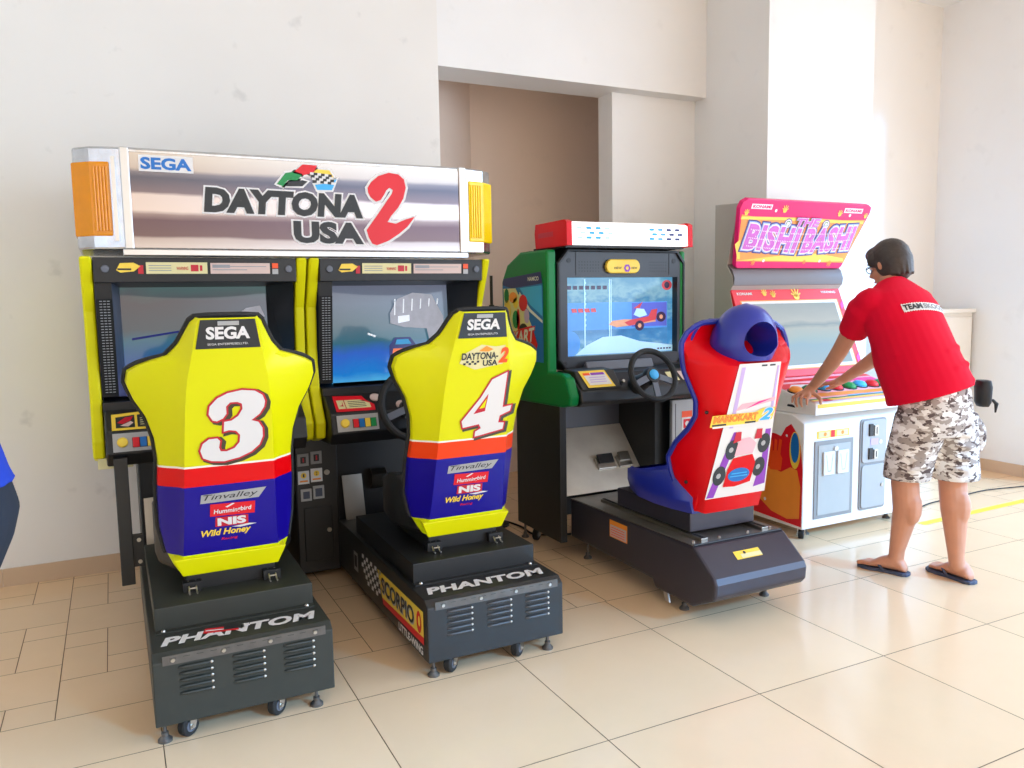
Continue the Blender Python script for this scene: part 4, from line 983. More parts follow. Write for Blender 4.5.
# plain kart without its driver
for (x_, z_) in ((-.115, .105), (.10, .125), (-.07, .22), (.105, .235)): st.m('blk').disc(fk_, x_, z_, .034, .0055, ry=.045); st.m('silver').disc(fk_, x_-.004, z_, .012, .0062)
st.m('redshell').flat(fk_, [(-.085, .05), (-.02, .045), (.065, .06), (.075, .15), (.05, .19), (-.055, .18), (-.075, .13)], .0065)
st.m('blueprint').disc(fk_, -.008, .10, .06, .0072, ry=.032); st.m('lightblue').rect(fk_, -.05, .035, .105, .11, .008).rect(fk_, -.055, .04, .092, .097, .008)
st.m('palepink').flat(fk_, [(-.05, .19), (.05, .195), (.06, .24), (.02, .27), (-.04, .265)], .0066)
st.m('darkred').flat(fk_, [(-.07, .25), (-.03, .26), (-.035, .30), (-.065, .30)], .007).flat(fk_, [(.045, .26), (.085, .26), (.08, .305), (.05, .305)], .007)
st.m('palepink').flat(fk_, [(-.09, .395), (.0, .41), (.12, .43), (.12, .445), (.02, .43), (-.06, .425)], .0055).m('pink').flat(fk_, [(-.04, .40), (.03, .43), (.1, .44), (.03, .42)], .006)
st.m('blk').rect(fk_, .01, .04, .585, .592, .0055).rect(fk_, .055, .085, .585, .592, .0055)
sticker('seat_graphic', s2, st, 'white and purple printed panel with a red kart')
st = MB()
st.m('gold').flat(fk_, [(-.215, .335), (-.21, .385), (.02, .385), (.06, .40), (.13, .40), (.12, .345), (-.1, .33)], .0085)
st.text('MARIOKART', fk_, -.20, .352, .235, .03, [('darkred', .03, .0092, 0, 0), ('orange', 0, .0098, 0, 0)], bold=.03)
st.text('2', fk_, .05, .345, .065, .055, [('white', .05, .0092, 0, 0), ('lightblue', 0, .0099, 0, 0)], bold=.04, shear=.3)
st.m('blk').rect(fk_, -.205, -.13, .338, .346, .0092).rect(fk_, -.03, .03, .338, .346, .0092); st.m('white').flat(fk_, [(-.2, .328), (.03, .33), (.03, .336), (-.2, .336)], .009)
sticker('logo_sticker', s2, st, 'small orange and blue logo strip')
for (u_, v_, m_) in ((-.195, .38, -.085), (-.205, .045, -.165)): build('bolt', B('black').ell(fk_[0]+fk_[1]*u_+fk_[2]*v_+fk_[3]*(m_*.55), .008, .008, .008, 8, 6), s2)
# headrest with an opening
hm = B('bluevinyl'); rg = []
for k in range(17):
    tt = k/16; zz = 1.092+.236*tt; ss = math.sqrt(max(.0004, 1-(max(0, tt-.18)/.82)**2.2))*(.84+.16*min(1, tt/.25))
    rg.append([(2.374+.150*ss*math.cos(a_), 2.592-.02*tt+.13*ss*math.sin(a_), zz) for a_ in [2*PI*q/32 for q in range(32)]])
hm.loft(rg)
ho_ = build('head_restraint', hm, kr, smooth=True, label='domed blue headrest with an oval opening')
cb = B('bluevinyl'); rg = []
for k in range(9):
    y_ = 2.30+.34*k/8; f_ = 1-.45*max(0, (y_-2.45))/.35
    rg.append([(2.374+.094*f_*math.cos(a_), y_, 1.168+(.088 if math.sin(a_) > 0 else .060)*f_*math.sin(a_)) for a_ in [2*PI*q/24 for q in range(24)]])
cb.loft(rg)
cut = build('cutter', cb, None)
md = ho_.modifiers.new('b', 'BOOLEAN'); md.operation = 'DIFFERENCE'; md.object = cut; md.solver = 'EXACT'
dg = bpy.context.evaluated_depsgraph_get(); dg.update()
nm_ = bpy.data.meshes.new_from_object(ho_.evaluated_get(dg)); ho_.modifiers.clear(); ho_.data = nm_
bpy.data.objects.remove(cut)
for p in nm_.polygons: p.use_smooth = True
nm_.set_sharp_from_angle(angle=.7)
build('head_pad', B('red').ell((2.330, 2.630, 1.172), .024, .016, .030, 14, 8), ho_, smooth=True, label='red pad seen through the opening')
# seat pan
cr = []
for (yy, hw, z0, z1, zc) in ((2.69, .19, .425, .50, .47), (2.80, .215, .425, .60, .50), (2.92, .225, .425, .58, .50), (3.04, .225, .43, .565, .51), (3.12, .215, .45, .56, .53), (3.17, .18, .49, .545, .53)):
    cr.append([(2.37-hw*.92, yy, z0), (2.37+hw*.92, yy, z0), (2.37+hw, yy, z0+.05), (2.37+hw, yy, z1-.015), (2.37+hw*.9, yy, z1), (2.37+hw*.62, yy, zc), (2.37-hw*.62, yy, zc), (2.37-hw*.9, yy, z1), (2.37-hw, yy, z1-.015), (2.37-hw, yy, z0+.05)])
build('seat_pan', B('bluevinyl').loft(cr), kr, smooth=True, sharp=1.0, label='blue moulded seat pan')
build('lower_back', B('redshell').loft([[(2.37-w_, 2.66+d_, z_), (2.37+w_, 2.66+d_, z_), (2.37+w_, 2.78, z_), (2.37-w_, 2.78, z_)] for w_, d_, z_ in ((.165, .035, .425), (.175, .01, .47), (.17, .0, .52))]), kr, bev=.006)

# ------------------------------------------------------------------ pink and white button cabinet
bc = thing('arcade_cabinet', 'white arcade cabinet with a pink marquee and big round buttons, used by the man', 'arcade cabinet', (3.8, 3.55, 0))
bX0, bX1 = 3.35, 4.27
build('lower_cabinet', B('whitepaint').prism([(3.17, .06), (3.17, .655), (3.26, .70), (3.92, .70), (3.92, .06)], 'X', bX0, bX1), bc, bev=.006)
lc = bc.children[0]
up = [(3.57, .70), (3.775, 1.385), (3.745, 1.42), (3.755, 1.48), (3.80, 1.54), (3.70, 1.90), (3.91, 1.912), (3.915, .70)]
M['greyside'] = mat('grey_side_laminate', rgb(176, 174, 168), .5, noise=.04)
build('upper_cabinet', B('greyside').prism(up, 'X', bX0, bX1), bc, bev=.004)
cpn = build('control_panel', B('whitepaint').prism([(3.125, .703), (3.125, .768), (3.57, .865), (3.57, .70)], 'X', 3.385, 4.235), bc, bev=.004)
fct = FR((3.81, 3.125, .768), (1, 0, 0), (0, .445, .097))
st = MB().m('palepink').rect(fct, -.415, .42, .02, .44, .002).m('red').flat(fct, [(-.415, .36), (.42, .36), (.42, .40), (-.415, .40)], .003).m('red').flat(fct, [(-.41, .25), (-.2, .20), (-.05, .30), (-.2, .33), (-.41, .33)], .003)
st.m('white').flat(fct, [(-.36, .26), (-.2, .24), (-.12, .29), (-.3, .31)], .004).m('pink').flat(fct, [(.0, .22), (.2, .3), (.4, .22), (.4, .34), (.0, .34)], .003).m('orange').flat(fct, [(-.41, .09), (.42, .09), (.42, .13), (-.41, .15)], .003).m('gold').rect(fct, -.41, .42, .03, .05, .003).m('greenprint').flat(fct, [(-.41, .052), (.1, .058), (.42, .052), (.42, .064), (-.41, .068)], .003).m('red').flat(fct, [(-.34, .02), (-.27, .02), (-.29, .05), (-.33, .05)], .004).m('lightblue').flat(fct, [(-.1, .066), (.3, .066), (.3, .075), (-.1, .08)], .004)
sticker('panel_print', cpn, st, 'bright striped control panel print')
ff = FR((0, 3.125, 0)); st = MB().m('gold').flat(ff, [(3.40, .742), (4.0, .742), (4.22, .742), (4.22, .764), (3.40, .764)], .001)
sticker('edge_print', cpn, st)
for k in range(9):
    mt = ('orange', 'greenprint', 'lightblue', 'red', 'greenprint', 'lightblue', 'red', 'greenprint', 'lightblue')[k]
    ux = (-.37, -.27, -.15, -.06, .05, .15, .24, .31, .38)[k]; vy = (.20, .20, .21, .20, .20, .21, .20, .20, .21)[k]
    pc = fct[0]+fct[1]*ux+fct[2]*vy
    bb = build('push_button', B(mt).lathe([(.042, .004), (.040, .016), (.028, .028), (.01, .033)], pc, fct[3], 20).m('blk').lathe([(.048, .0), (.048, .007)], pc, fct[3], 20), cpn, smooth=True, label={'orange': 'yellow-orange', 'greenprint': 'green', 'lightblue': 'light blue', 'red': 'red'}[mt]+' domed button')
# screen bezel
fbz = FR((3.81, 3.555, .865), (1, 0, 0), (0, .222, .528))
Lz = V((0, .222, .528)).length
bzo = build('bezel', B('red').obox(fbz, -.455, .455, 0, Lz, -.02, .008), bc, bev=.004, label='red printed screen surround')
st = MB().m('orange').rect(fbz, -.41, .41, .045, Lz-.075, .009).m('white').rect(fbz, -.40, .40, .052, Lz-.082, .010)
st.text('KONAMI', fbz, -.42, Lz-.04, .12, .018, [('white', 0, .010, 0, 0)], bold=.03); st.text('WARNING', fbz, .28, Lz-.035, .13, .016, [('white', 0, .010, 0, 0)], bold=.03)
def handprint(fr_, u_, v_, s_, mt, dz, up=True):
    st.m(mt).disc(fr_, u_, v_, s_*.5, dz, 14, s_*.42)
    for q in range(5):
        an = math.radians(150-q*30); ln = s_*(1.15 if q in (1, 2, 3) else .9)
        d_ = (math.cos(an), math.sin(an)*(1 if up else -1)); p_ = (-d_[1], d_[0])
        st.flat(fr_, [(u_+p_[0]*s_*.11, v_+p_[1]*s_*.11), (u_+d_[0]*ln+p_[0]*s_*.09, v_+d_[1]*ln+p_[1]*s_*.09), (u_+d_[0]*ln-p_[0]*s_*.09, v_+d_[1]*ln-p_[1]*s_*.09), (u_-p_[0]*s_*.11, v_-p_[1]*s_*.11)], dz)
handprint(fbz, .06, Lz-.055, .05, 'gold', .0108); handprint(fbz, -.20, Lz-.035, .03, 'gold', .0108); handprint(fbz, -.13, Lz-.045, .03, 'gold', .0108)
for q in range(4): st.m('pink').flat(fbz, [(.42, .06+q*.12), (.452, .09+q*.12), (.452, .13+q*.12), (.42, .10+q*.12)], .0105); 
sticker('surround_print', bzo, st)
SCR_D = ramp('button_game_screen_picture', 'Z', [(0, rgb(175, 200, 208)), (.3, rgb(160, 198, 214)), (.42, rgb(180, 205, 200)), (.55, rgb(200, 204, 188)), (.62, rgb(150, 165, 160)), (.7, rgb(205, 205, 190)), (1, rgb(170, 176, 168))], rough=.06, emit=.62, distort=.22, dscale=3, base=0)
sc2 = build('screen', MB().m(SCR_D).obox(fbz, -.375, .375, .07, Lz-.10, .008, .0125), bzo, label='pale screen with washed-out picture')
# neck roller
build('neck_panel', B('neck').prism([(3.79, 1.40), (3.742, 1.42), (3.735, 1.46), (3.755, 1.51), (3.80, 1.55)], 'X', bX0+.004, bX1-.004), bc, smooth=True)
# marquee
fm = FR((3.815, 3.752, 1.522), (1, 0, 0), (0, -.160, .390)); mh = .421
mpo = [(-.445, .015), (-.43, 0), (.43, 0), (.445, .015), (.535, mh-.05), (.53, mh-.015), (.50, mh), (-.49, mh), (-.525, mh-.02), (-.535, mh-.06)]
A_ = [[fm[0]+fm[1]*a_+fm[2]*c_+fm[3]*d_ for a_, c_ in mpo] for d_ in (-.035, 0)]
M['mq'] = mat('backlit_pink', rgb(226, 20, 112), .35, noise=.12, scale=9, emit=.12); M['mq2'] = mat('backlit_orange', rgb(246, 160, 84), .35, noise=.25, scale=7, emit=.15); M['mq3'] = mat('backlit_yellow', rgb(250, 214, 100), .35, noise=.1, scale=9, emit=.18)
M['mqw'] = mat('backlit_white', rgb(240, 235, 250), .35, noise=.03, emit=.15); M['mqp'] = mat('backlit_violet', rgb(206, 110, 208), .35, noise=.2, scale=40, emit=.1); M['mqb'] = mat('lit_pale_blue', rgb(150, 180, 240), .35, emit=.12); M['mqn'] = mat('marquee_navy', rgb(78, 74, 150), .4)
mq = build('marquee', MB().m('mq').loft(A_), bc, bev=.004, label='pink and orange marquee sign with lettering')
st = MB(); wv = lambda v_: .445+(v_/mh)*.09
st.m('mq2').flat(fm, [(-wv(.04), .045), (wv(.04)-.005, .04), (wv(.31), .325), (wv(.31)-.2, .318), (.0, .325), (-wv(.31)+.1, .318), (-wv(.31), .33)], .0015)
st.m('mq3').flat(fm, [(-wv(.3), .30), (-.2, .305), (.1, .30), (.5, .30), (.5, .315), (.1, .318), (-.2, .322), (-wv(.3), .318)], .002).flat(fm, [(-.44, .05), (-.2, .075), (0, .095), (.2, .10), (.43, .07), (.44, .05), (.2, .045), (-.1, .05)], .002)
st.m('mq3').flat(fm, [(-.5, .15), (-.45, .06), (-.43, .06), (-.47, .18)], .002)
for wd, ua, ub in (('BISHI', -.445, -.005), ('BASHI', .03, .455)):
    st.text(wd, fm, ua, .098, ub-ua, .165, [('mqn', .095, .003, 0, 0), ('mqb', .055, .005, 0, 0), ('mqw', .025, .007, 0, 0), ('mqp', -.015, .009, 0, 0)], bold=.06, shear=.08, arch=(lambda t: .022*(1-t)) if ua < -.1 else (lambda t: .028*t), spacing=1.12)
for q in range(60):
    t_ = q/59; 
    for r_ in range(3): st.m('mqw').disc(fm, -.415+.84*t_, .125+r_*.05+.02*(2*t_-1)**2, .0042, .0105, 6)
st.text('THE', fm, -.075, .272, .19, .050, [('mqn', .08, .0092, 0, 0), ('mqw', .04, .0105, 0, 0), ('mqp', 0, .012, 0, 0)], bold=.04, shear=.15)
for x_ in (-.135, .18): st.m('mqn').disc(fm, x_, .285, .032, .0034).m('mqw').disc(fm, x_, .285, .026, .004).m('greenprint').disc(fm, x_, .285, .02, .0046, 6).m('mqw').disc(fm, x_, .285, .013, .0052)
for (x_, z_, s_) in ((-.19, .362, .03), (-.48, .335, .024), (.27, .352, .026), (.50, .345, .022)): handprint(fm, x_, z_, s_, 'mq3', .003)
for (x_, z_, s_) in ((-.32, .045, .022), (.32, .045, .026), (.1, .05, .018)): handprint(fm, x_, z_, s_, 'mq2', .003, False)
for x_ in (-.455, .30): st.m('mqw').rect(fm, x_, x_+.16, .365, .395, .002).text('KONAMI', fm, x_+.01, .371, .14, .018, [('mq', 0, .003, 0, 0)], bold=.03)
for x_, z_ in ((-.26, .36), (.36, .35), (-.24, .05), (.23, .05)): st.m('mqw').disc(fm, x_, z_, .01, .003, 8)
sticker('marquee_print', mq, st)
# doors
ffc = FR((0, 3.17, 0))
dl = build('coin_door', B('greymetal').obox(ffc, 3.43, 3.73, .11, .55, 0, .006).m('greyside').obox(ffc, 3.455, 3.705, .13, .525, .006, .009), bc, bev=.003, label='grey front door with two white pockets')
for (xa, xb) in ((3.487, 3.572), (3.597, 3.682)):
    build('card_pocket', B('white').obox(ffc, xa, xb, .355, .487, .009, .02).m('silver').flat(ffc, [(xa+.015, .47), (xa+.03, .375), (xb-.03, .375), (xb-.015, .47), (xb-.02, .47), (xb-.033, .38), (xa+.033, .38), (xa+.02, .47)], .0205), dl, bev=.003, label='white pocket')
build('lock', B('white').lathe([(.014, .009), (.014, .018)], (3.585, 3.17, .50), (0, -1, 0), n=16), dl)
st = MB().m('gold').rect(ffc, 3.447, 3.70, .563, .605, .001).m('red').rect(ffc, 3.555, 3.585, .565, .603, .002).m('cream').rect(ffc, 3.46, 3.545, .568, .60, .002).rect(ffc, 3.60, 3.69, .568, .60, .002).m('orange').disc(ffc, 3.51, .585, .011, .003).disc(ffc, 3.645, .585, .011, .003)
sticker('price_strip', lc, st, 'yellow strip sticker above the door')
rr = lambda x0_, x1_, z0_, z1_, r_: [(cx_+r_*math.cos(math.radians(a_)), cz_+r_*math.sin(math.radians(a_))) for cx_, cz_, s0 in ((x1_-r_, z1_-r_, 0), (x0_+r_, z1_-r_, 90), (x0_+r_, z0_+r_, 180), (x1_-r_, z0_+r_, 270)) for a_ in (s0, s0+30, s0+60, s0+90)]
dr = build('coin_unit', B('greymetal').prism(rr(3.785, 4.0, .112, .645, .02), 'Y', 3.163, 3.17).m('silver').prism(rr(3.797, 3.99, .39, .635, .02), 'Y', 3.157, 3.163).prism(rr(3.797, 3.99, .125, .375, .02), 'Y', 3.157, 3.163), bc, bev=.002, label='grey coin acceptor unit')
f3 = FR((0, 3.157, 0))
for (za, zb) in ((.545, .615), (.41, .475)):
    build('coin_slot', B('black').obox(f3, 3.845, 3.875, za, zb, 0, .008).m('steel').obox(f3, 3.885, 3.915, za, zb-.01, 0, .01).m('black').obox(f3, 3.897, 3.903, za+.01, zb-.02, .01, .012), dr, bev=.002, label='black and chrome coin slot')
sticker('display_label', dr, MB().m('lilac').rect(f3, 3.86, 3.925, .49, .53, .002).m('white').disc(f3, 3.945, .505, .013, .002))
build('lock', B('steel').lathe([(.011, 0), (.011, .006)], (3.965, 3.157, .25), (0, -1, 0), n=14), dr)
# side graphic: plain red and orange print, astronaut mascot omitted
fsl = FR((3.35, 0, 0), (0, -1, 0), (0, 0, 1))
st = MB().m('red').flat(fsl, [(-3.60, .09), (-3.175, .075), (-3.172, .40), (-3.19, .53), (-3.22, .60), (-3.26, .645), (-3.30, .62), (-3.335, .565), (-3.375, .575), (-3.42, .575), (-3.47, .545), (-3.53, .42), (-3.60, .33)], .002)
st.m('orange').flat(fsl, [(-3.19, .12), (-3.185, .30), (-3.21, .39), (-3.26, .40), (-3.33, .36), (-3.42, .38), (-3.52, .36), (-3.58, .28), (-3.52, .19), (-3.40, .12), (-3.28, .10)], .003)
st.m('orangered').flat(fsl, [(-3.33, .37), (-3.32, .44), (-3.35, .48), (-3.42, .47), (-3.44, .40), (-3.41, .36)], .0036)
for q in range(4): st.m('orangered').flat(fsl, [(-3.335-q*.03, .46), (-3.325-q*.036, .545-q*.006), (-3.345-q*.036, .55-q*.006), (-3.358-q*.028, .46)], .004)
st.m('gold').disc(fsl, -3.228, .50, .040, .0042, 20, .105).m('blueprint').disc(fsl, -3.228, .515, .031, .005, 20, .085)
st.m('white').disc(fsl, -3.29, .575, .008, .004, 8).disc(fsl, -3.45, .18, .01, .004, 8)
sticker('side_graphic', lc, st, 'red and orange side print with a blue oval')
st = MB().m('blk').flat(FR((3.385, 0, 0), (0, -1, 0), (0, 0, 1)), [(-3.33, .735), (-3.27, .732), (-3.275, .742), (-3.29, .748), (-3.325, .747)], .001)
sticker('maker_mark', cpn, st)
for xx, yy in ((3.40, 3.22), (4.2, 3.22), (3.40, 3.85), (4.2, 3.85)): caster(bc, xx, yy, r=.026, zt=.066)
for xx, yy in ((3.47, 3.26), (4.14, 3.26)): foot(bc, xx, yy, .065)

# ------------------------------------------------------------------ people
def ringe(c, a_, b__, d, l=(1, 0, 0), n=22, sq=1.0):
    c = V(c); d = V(d).normalized(); l = V(l); l = (l-d*l.dot(d)).normalized(); f = d.cross(l)
    out = []
    for k in range(n):
        t = 2*PI*k/n; cs, sn = math.cos(t), math.sin(t)
        out.append(c+l*a_*math.copysign(abs(cs)**sq, cs)+f*b__*math.copysign(abs(sn)**sq, sn))
    return out
def limb(b_, pts, rs, n=14, ends=True):
    for p, q, r0, r1 in zip(pts, pts[1:], rs, rs[1:]):
        b_.tube([p, q], [r0, r1], n)
    for i, (p, r) in enumerate(zip(pts, rs)):
        if ends or 0 < i < len(pts)-1: b_.ell(p, r, r, r, n, 8)
def organic(name, b_, parent, vox, sm=4, label=None):
    o = build(name, b_, parent, smooth=True, label=label)
    m_ = o.modifiers.new('r', 'REMESH'); m_.mode = 'VOXEL'; m_.voxel_size = vox; m_.use_smooth_shade = True
    s_ = o.modifiers.new('s', 'SMOOTH'); s_.factor = .5; s_.iterations = sm
    dg_ = bpy.context.evaluated_depsgraph_get(); dg_.update()
    me = bpy.data.meshes.new_from_object(o.evaluated_get(dg_)); o.modifiers.clear(); o.data = me
    for p in me.polygons: p.use_smooth = True
    return o
def Rm(fwd, up=(0, 0, 1)):
    f = V(fwd).normalized(); r = f.cross(V(up)).normalized(); u = r.cross(f)
    return Matrix((r, f, u)).transposed()      # local x right, y forward, z up
def head(b_, c, fwd, s=1.0):
    R = Rm(fwd); c = V(c); P = lambda x, y, z: c+R @ V((x, y, z))*s
    b_.ell(P(0, -.012, .03), .076*s, .094*s, .088*s, 22, 14, R)
    b_.ell(P(0, .018, -.035), .060*s, .072*s, .085*s, 20, 12, R)
    b_.ell(P(0, .062, -.085), .030*s, .026*s, .026*s, 12, 8, R)
    b_.tube([P(0, .082, .02), P(0, .108, -.022), P(0, .088, -.036)], [.008*s, .014*s, .009*s], 8)
    for q in (-1, 1):
        b_.ell(P(.078*q, -.008, -.005), .010*s, .020*s, .032*s, 10, 8, R)
        b_.ell(P(.034*q, .055, -.03), .022*s, .022*s, .022*s, 10, 8, R)
    b_.ell(P(0, .083, -.058), .022*s, .011*s, .008*s, 10, 6, R)
    return P, R
def hand(b_, wrist, palm_c, roots, fingers, thumb, r=.0085):
    limb(b_, [wrist, palm_c], [.026, .024], 12)
    for q in roots: limb(b_, [palm_c, q], [.020, .0125], 10)
    for pts in fingers: limb(b_, pts, [r*1.05]+[r]*(len(pts)-2)+[r*.85], 10)
    limb(b_, thumb, [.014, .012, .0105, .009][:len(thumb)], 10)
def footm(b_, heel, toe, side, z0):
    h = V((heel[0], heel[1], 0)); t = V((toe[0], toe[1], 0)); d = (t-h); L_ = d.length; d.normalize(); l = V((d.y, -d.x, 0))
    P = lambda a_, s_, z: tuple(h+d*(a_*L_)+l*s_*side+V((0, 0, z0+z)))
    rings = []
    for (a_, w_, h_, off) in ((.02, .018, .022, 0), (.08, .030, .05, 0), (.2, .034, .082, 0), (.35, .037, .074, 0), (.55, .043, .056, -.003), (.72, .047, .030, -.006), (.84, .044, .022, -.006)):
        c = V(P(a_, off, h_*.5)); rings.append([c+l*w_*math.cos(t_)+V((0, 0, math.sin(t_)*h_*.5)) for t_ in [2*PI*k/16 for k in range(16)]])
    b_.loft(rings)
    for k, (s_, e_, r_) in enumerate(((-.034, .985, .0125), (-.014, .985, .0095), (.003, .965, .009), (.019, .935, .0085), (.033, .90, .008))):
        limb(b_, [P(.78, s_*.9, .014), P(.88, s_, .014), P(e_, s_, .009)], [r_, r_*1.02, r_*.9], 8)
def sandal(parent, heel, toe, side, z0=0):
    h = V((heel[0], heel[1], 0)); t = V((toe[0], toe[1], 0)); d = (t-h); L_ = d.length; d.normalize(); l = V((d.y, -d.x, 0))*side
    prof = [(-.04, .0), (-.02, .026), (.05, .036), (.25, .036), (.45, .036), (.7, .048), (.88, .050), (1.0, .034), (1.05, .0), (1.02, -.032), (.88, -.048), (.7, -.048), (.45, -.032), (.25, -.034), (.05, -.034), (-.02, -.024)]
    A_ = [h+d*(a_*L_)+l*(s_-.002) for a_, s_ in prof]
    b_ = B('flop').loft([[p+V((0, 0, z)) for p in A_] for z in (z0, z0+.016)])
    o = build('flip_flop', b_, parent, bev=.003, label='slate blue flip-flop')
    P = lambda a_, s_, z: h+d*(a_*L_)+l*s_+V((0, 0, z0+z))
    st_ = B('flop')
    for q in (-1, 1): st_.tube([P(.80, -.018, .020), P(.74, -.014+.008*q, .036), P(.62, .03*q, .044), P(.50, .043*q, .03), P(.42, .040*q, .012)], [.004, .005, .007, .006, .004], 8)
    build('strap', st_, o, smooth=True, label='pale toe strap')
man = thing('person', 'man in a magenta-red T-shirt and camouflage shorts leaning on the pink and white arcade cabinet', 'person', (3.42, 2.46, 0))
b_ = B('skin')
b_.loft([ringe(c, a_, d_, dd, n=20) for c, a_, d_, dd in (((3.41, 2.45, .80), .15, .11, (0, 0, 1)), ((3.415, 2.47, .95), .15, .105, (0, .2, 1)), ((3.435, 2.58, 1.14), .155, .10, (0, .5, .9)), ((3.45, 2.69, 1.30), .165, .095, (0, .5, .9)), ((3.46, 2.74, 1.375), .10, .07, (0, .4, .9)))])
limb(b_, [(3.46, 2.72, 1.36), (3.487, 2.76, 1.43)], [.058, .052], 14)
HP, HR = head(b_, (3.505, 2.795, 1.497), (-.10, .93, -.36), .95)
# left arm and hand
limb(b_, [(3.29, 2.74, 1.31), (3.335, 2.925, 1.075)], [.050, .041]); limb(b_, [(3.335, 2.925, 1.075), (3.36, 3.0, 1.0), (3.415, 3.165, .868)], [.041, .039, .027])
hand(b_, (3.415, 3.165, .868), (3.40, 3.205, .825), [(3.378, 3.165, .805), (3.372, 3.195, .812), (3.370, 3.222, .812), (3.372, 3.248, .808)],
     [[(3.378, 3.165, .805), (3.355, 3.158, .792), (3.352, 3.155, .765)], [(3.372, 3.195, .812), (3.347, 3.192, .800), (3.342, 3.19, .768), (3.350, 3.188, .750)], [(3.370, 3.222, .812), (3.343, 3.222, .800), (3.338, 3.221, .768), (3.348, 3.22, .748)], [(3.372, 3.248, .808), (3.347, 3.252, .796), (3.343, 3.252, .768)]],
     [(3.41, 3.185, .83), (3.425, 3.15, .805), (3.415, 3.118, .790), (3.40, 3.105, .772)])
# right arm and hand
limb(b_, [(3.60, 2.72, 1.30), (3.625, 2.93, 1.03)], [.050, .041]); limb(b_, [(3.625, 2.93, 1.03), (3.63, 3.0, .985), (3.635, 3.15, .893)], [.041, .038, .027])
hand(b_, (3.635, 3.15, .893), (3.64, 3.20, .868), [(3.612, 3.235, .855), (3.632, 3.245, .86), (3.652, 3.242, .858), (3.672, 3.23, .852)],
     [[(3.612, 3.235, .855), (3.605, 3.27, .85), (3.60, 3.295, .832)], [(3.632, 3.245, .86), (3.63, 3.282, .856), (3.628, 3.31, .836)], [(3.652, 3.242, .858), (3.656, 3.282, .854), (3.658, 3.307, .836)], [(3.672, 3.23, .852), (3.682, 3.262, .846), (3.688, 3.282, .832)]],
     [(3.625, 3.17, .87), (3.60, 3.185, .85), (3.588, 3.212, .836), (3.585, 3.235, .828)])
# legs
limb(b_, [(3.31, 2.45, .80), (3.318, 2.515, .475), (3.336, 2.515, .34), (3.345, 2.565, .12), (3.347, 2.57, .075)], [.085, .062, .061, .036, .035], 16)
limb(b_, [(3.50, 2.43, .80), (3.505, 2.405, .48), (3.50, 2.385, .345), (3.505, 2.37, .12), (3.508, 2.365, .075)], [.085, .062, .061, .036, .035], 16)
b_.ell((3.333, 2.488, .35), .047, .05, .09, 12, 8); b_.ell((3.502, 2.36, .355), .045, .05, .09, 12, 8)
footm(b_, (3.362, 2.515), (3.302, 2.735), 1, .016); footm(b_, (3.522, 2.295), (3.545, 2.53), -1, .016)
body = organic('body', b_, man, .0055, 3)
# face details
fe = MB()
for q in (-1, 1):
    fe.m('white').ell(HP(.031*q, .074, .012), .013, .008, .008, 10, 6, HR); fe.m('blk').ell(HP(.031*q, .0815, .012), .005, .004, .005, 8, 6, HR)
    fe.m('hair').tube([HP(.012*q, .088, .034), HP(.034*q, .086, .040), HP(.052*q, .074, .034)], .004, 6)
fe.m('darkred').ell(HP(0, .088, -.060), .021, .006, .005, 10, 6, HR)
build('eyes_and_mouth', fe, body, smooth=True)
gl = B('blk')
for q in (-1, 1):
    c_ = HP(.034*q, .090, .008)
    gl.tube([c_+HR @ V((.023*math.cos(t), 0, .017*math.sin(t))) for t in [2*PI*k/18 for k in range(18)]], .0022, 6, closed=True)
    gl.tube([HP(.056*q, .090, .012), HP(.074*q, .05, .012), HP(.078*q, .0, .010)], .0025, 6)
gl.tube([HP(-.012, .094, .012), HP(.012, .094, .012)], .002, 6)
build('glasses', gl, man, smooth=True, label='dark framed glasses')
hb_ = B('hair')
hb_.ell(HP(0, -.026, .042), .084, .096, .088, 24, 14, HR)
hb_.ell(HP(0, -.055, -.02), .076, .058, .082, 20, 12, HR)
hb_.ell(HP(0, .035, .078), .068, .056, .042, 16, 10, HR)
for q in (-1, 1): hb_.ell(HP(.068*q, -.022, .0), .018, .050, .070, 12, 8, HR); hb_.ell(HP(.070*q, .03, .042), .013, .033, .042, 12, 8, HR)
random.seed(3)
for k in range(26):
    a_ = -PI*.95+PI*.9*k/25; x_ = .078*math.cos(a_); y_ = -.03+.088*math.sin(a_)
    hb_.tube([HP(x_*.85, y_*.92, .06), HP(x_*1.02, y_*1.0, .0), HP(x_*.92, y_*.92, -.065-random.random()*.03)], [.018, .014, .004], 7)
organic('hair', hb_, man, .006, 3, label='dark brown hair reaching the collar')
# shirt
b_ = B('shirt')
b_.loft([ringe(c, a_, d_, dd, n=28, sq=.9) for c, a_, d_, dd in (
    ((3.392, 2.455, .880), .198, .178, (-.16, .26, 1)), ((3.392, 2.468, .925), .196, .176, (-.15, .27, 1)), ((3.394, 2.502, .985), .194, .174, (-.1, .3, 1)), ((3.408, 2.558, 1.07), .196, .168, (-.03, .42, .9)),
    ((3.430, 2.608, 1.16), .197, .152, (.02, .5, .87)), ((3.443, 2.662, 1.255), .207, .137, (.03, .52, .85)), ((3.452, 2.70, 1.32), .195, .115, (.03, .5, .86)), ((3.458, 2.735, 1.375), .13, .088, (.05, .5, .86)), ((3.466, 2.75, 1.41), .072, .066, (.1, .5, .86)))])
b_.tube([(3.32, 2.69, 1.315), (3.290, 2.76, 1.27), (3.318, 2.84, 1.165)], [.088, .080, .070], 18); b_.ell((3.30, 2.715, 1.31), .085, .085, .075, 18, 10)
b_.tube([(3.59, 2.69, 1.31), (3.625, 2.765, 1.25), (3.63, 2.845, 1.14)], [.088, .080, .070], 18); b_.ell((3.60, 2.705, 1.31), .085, .085, .075, 18, 10)
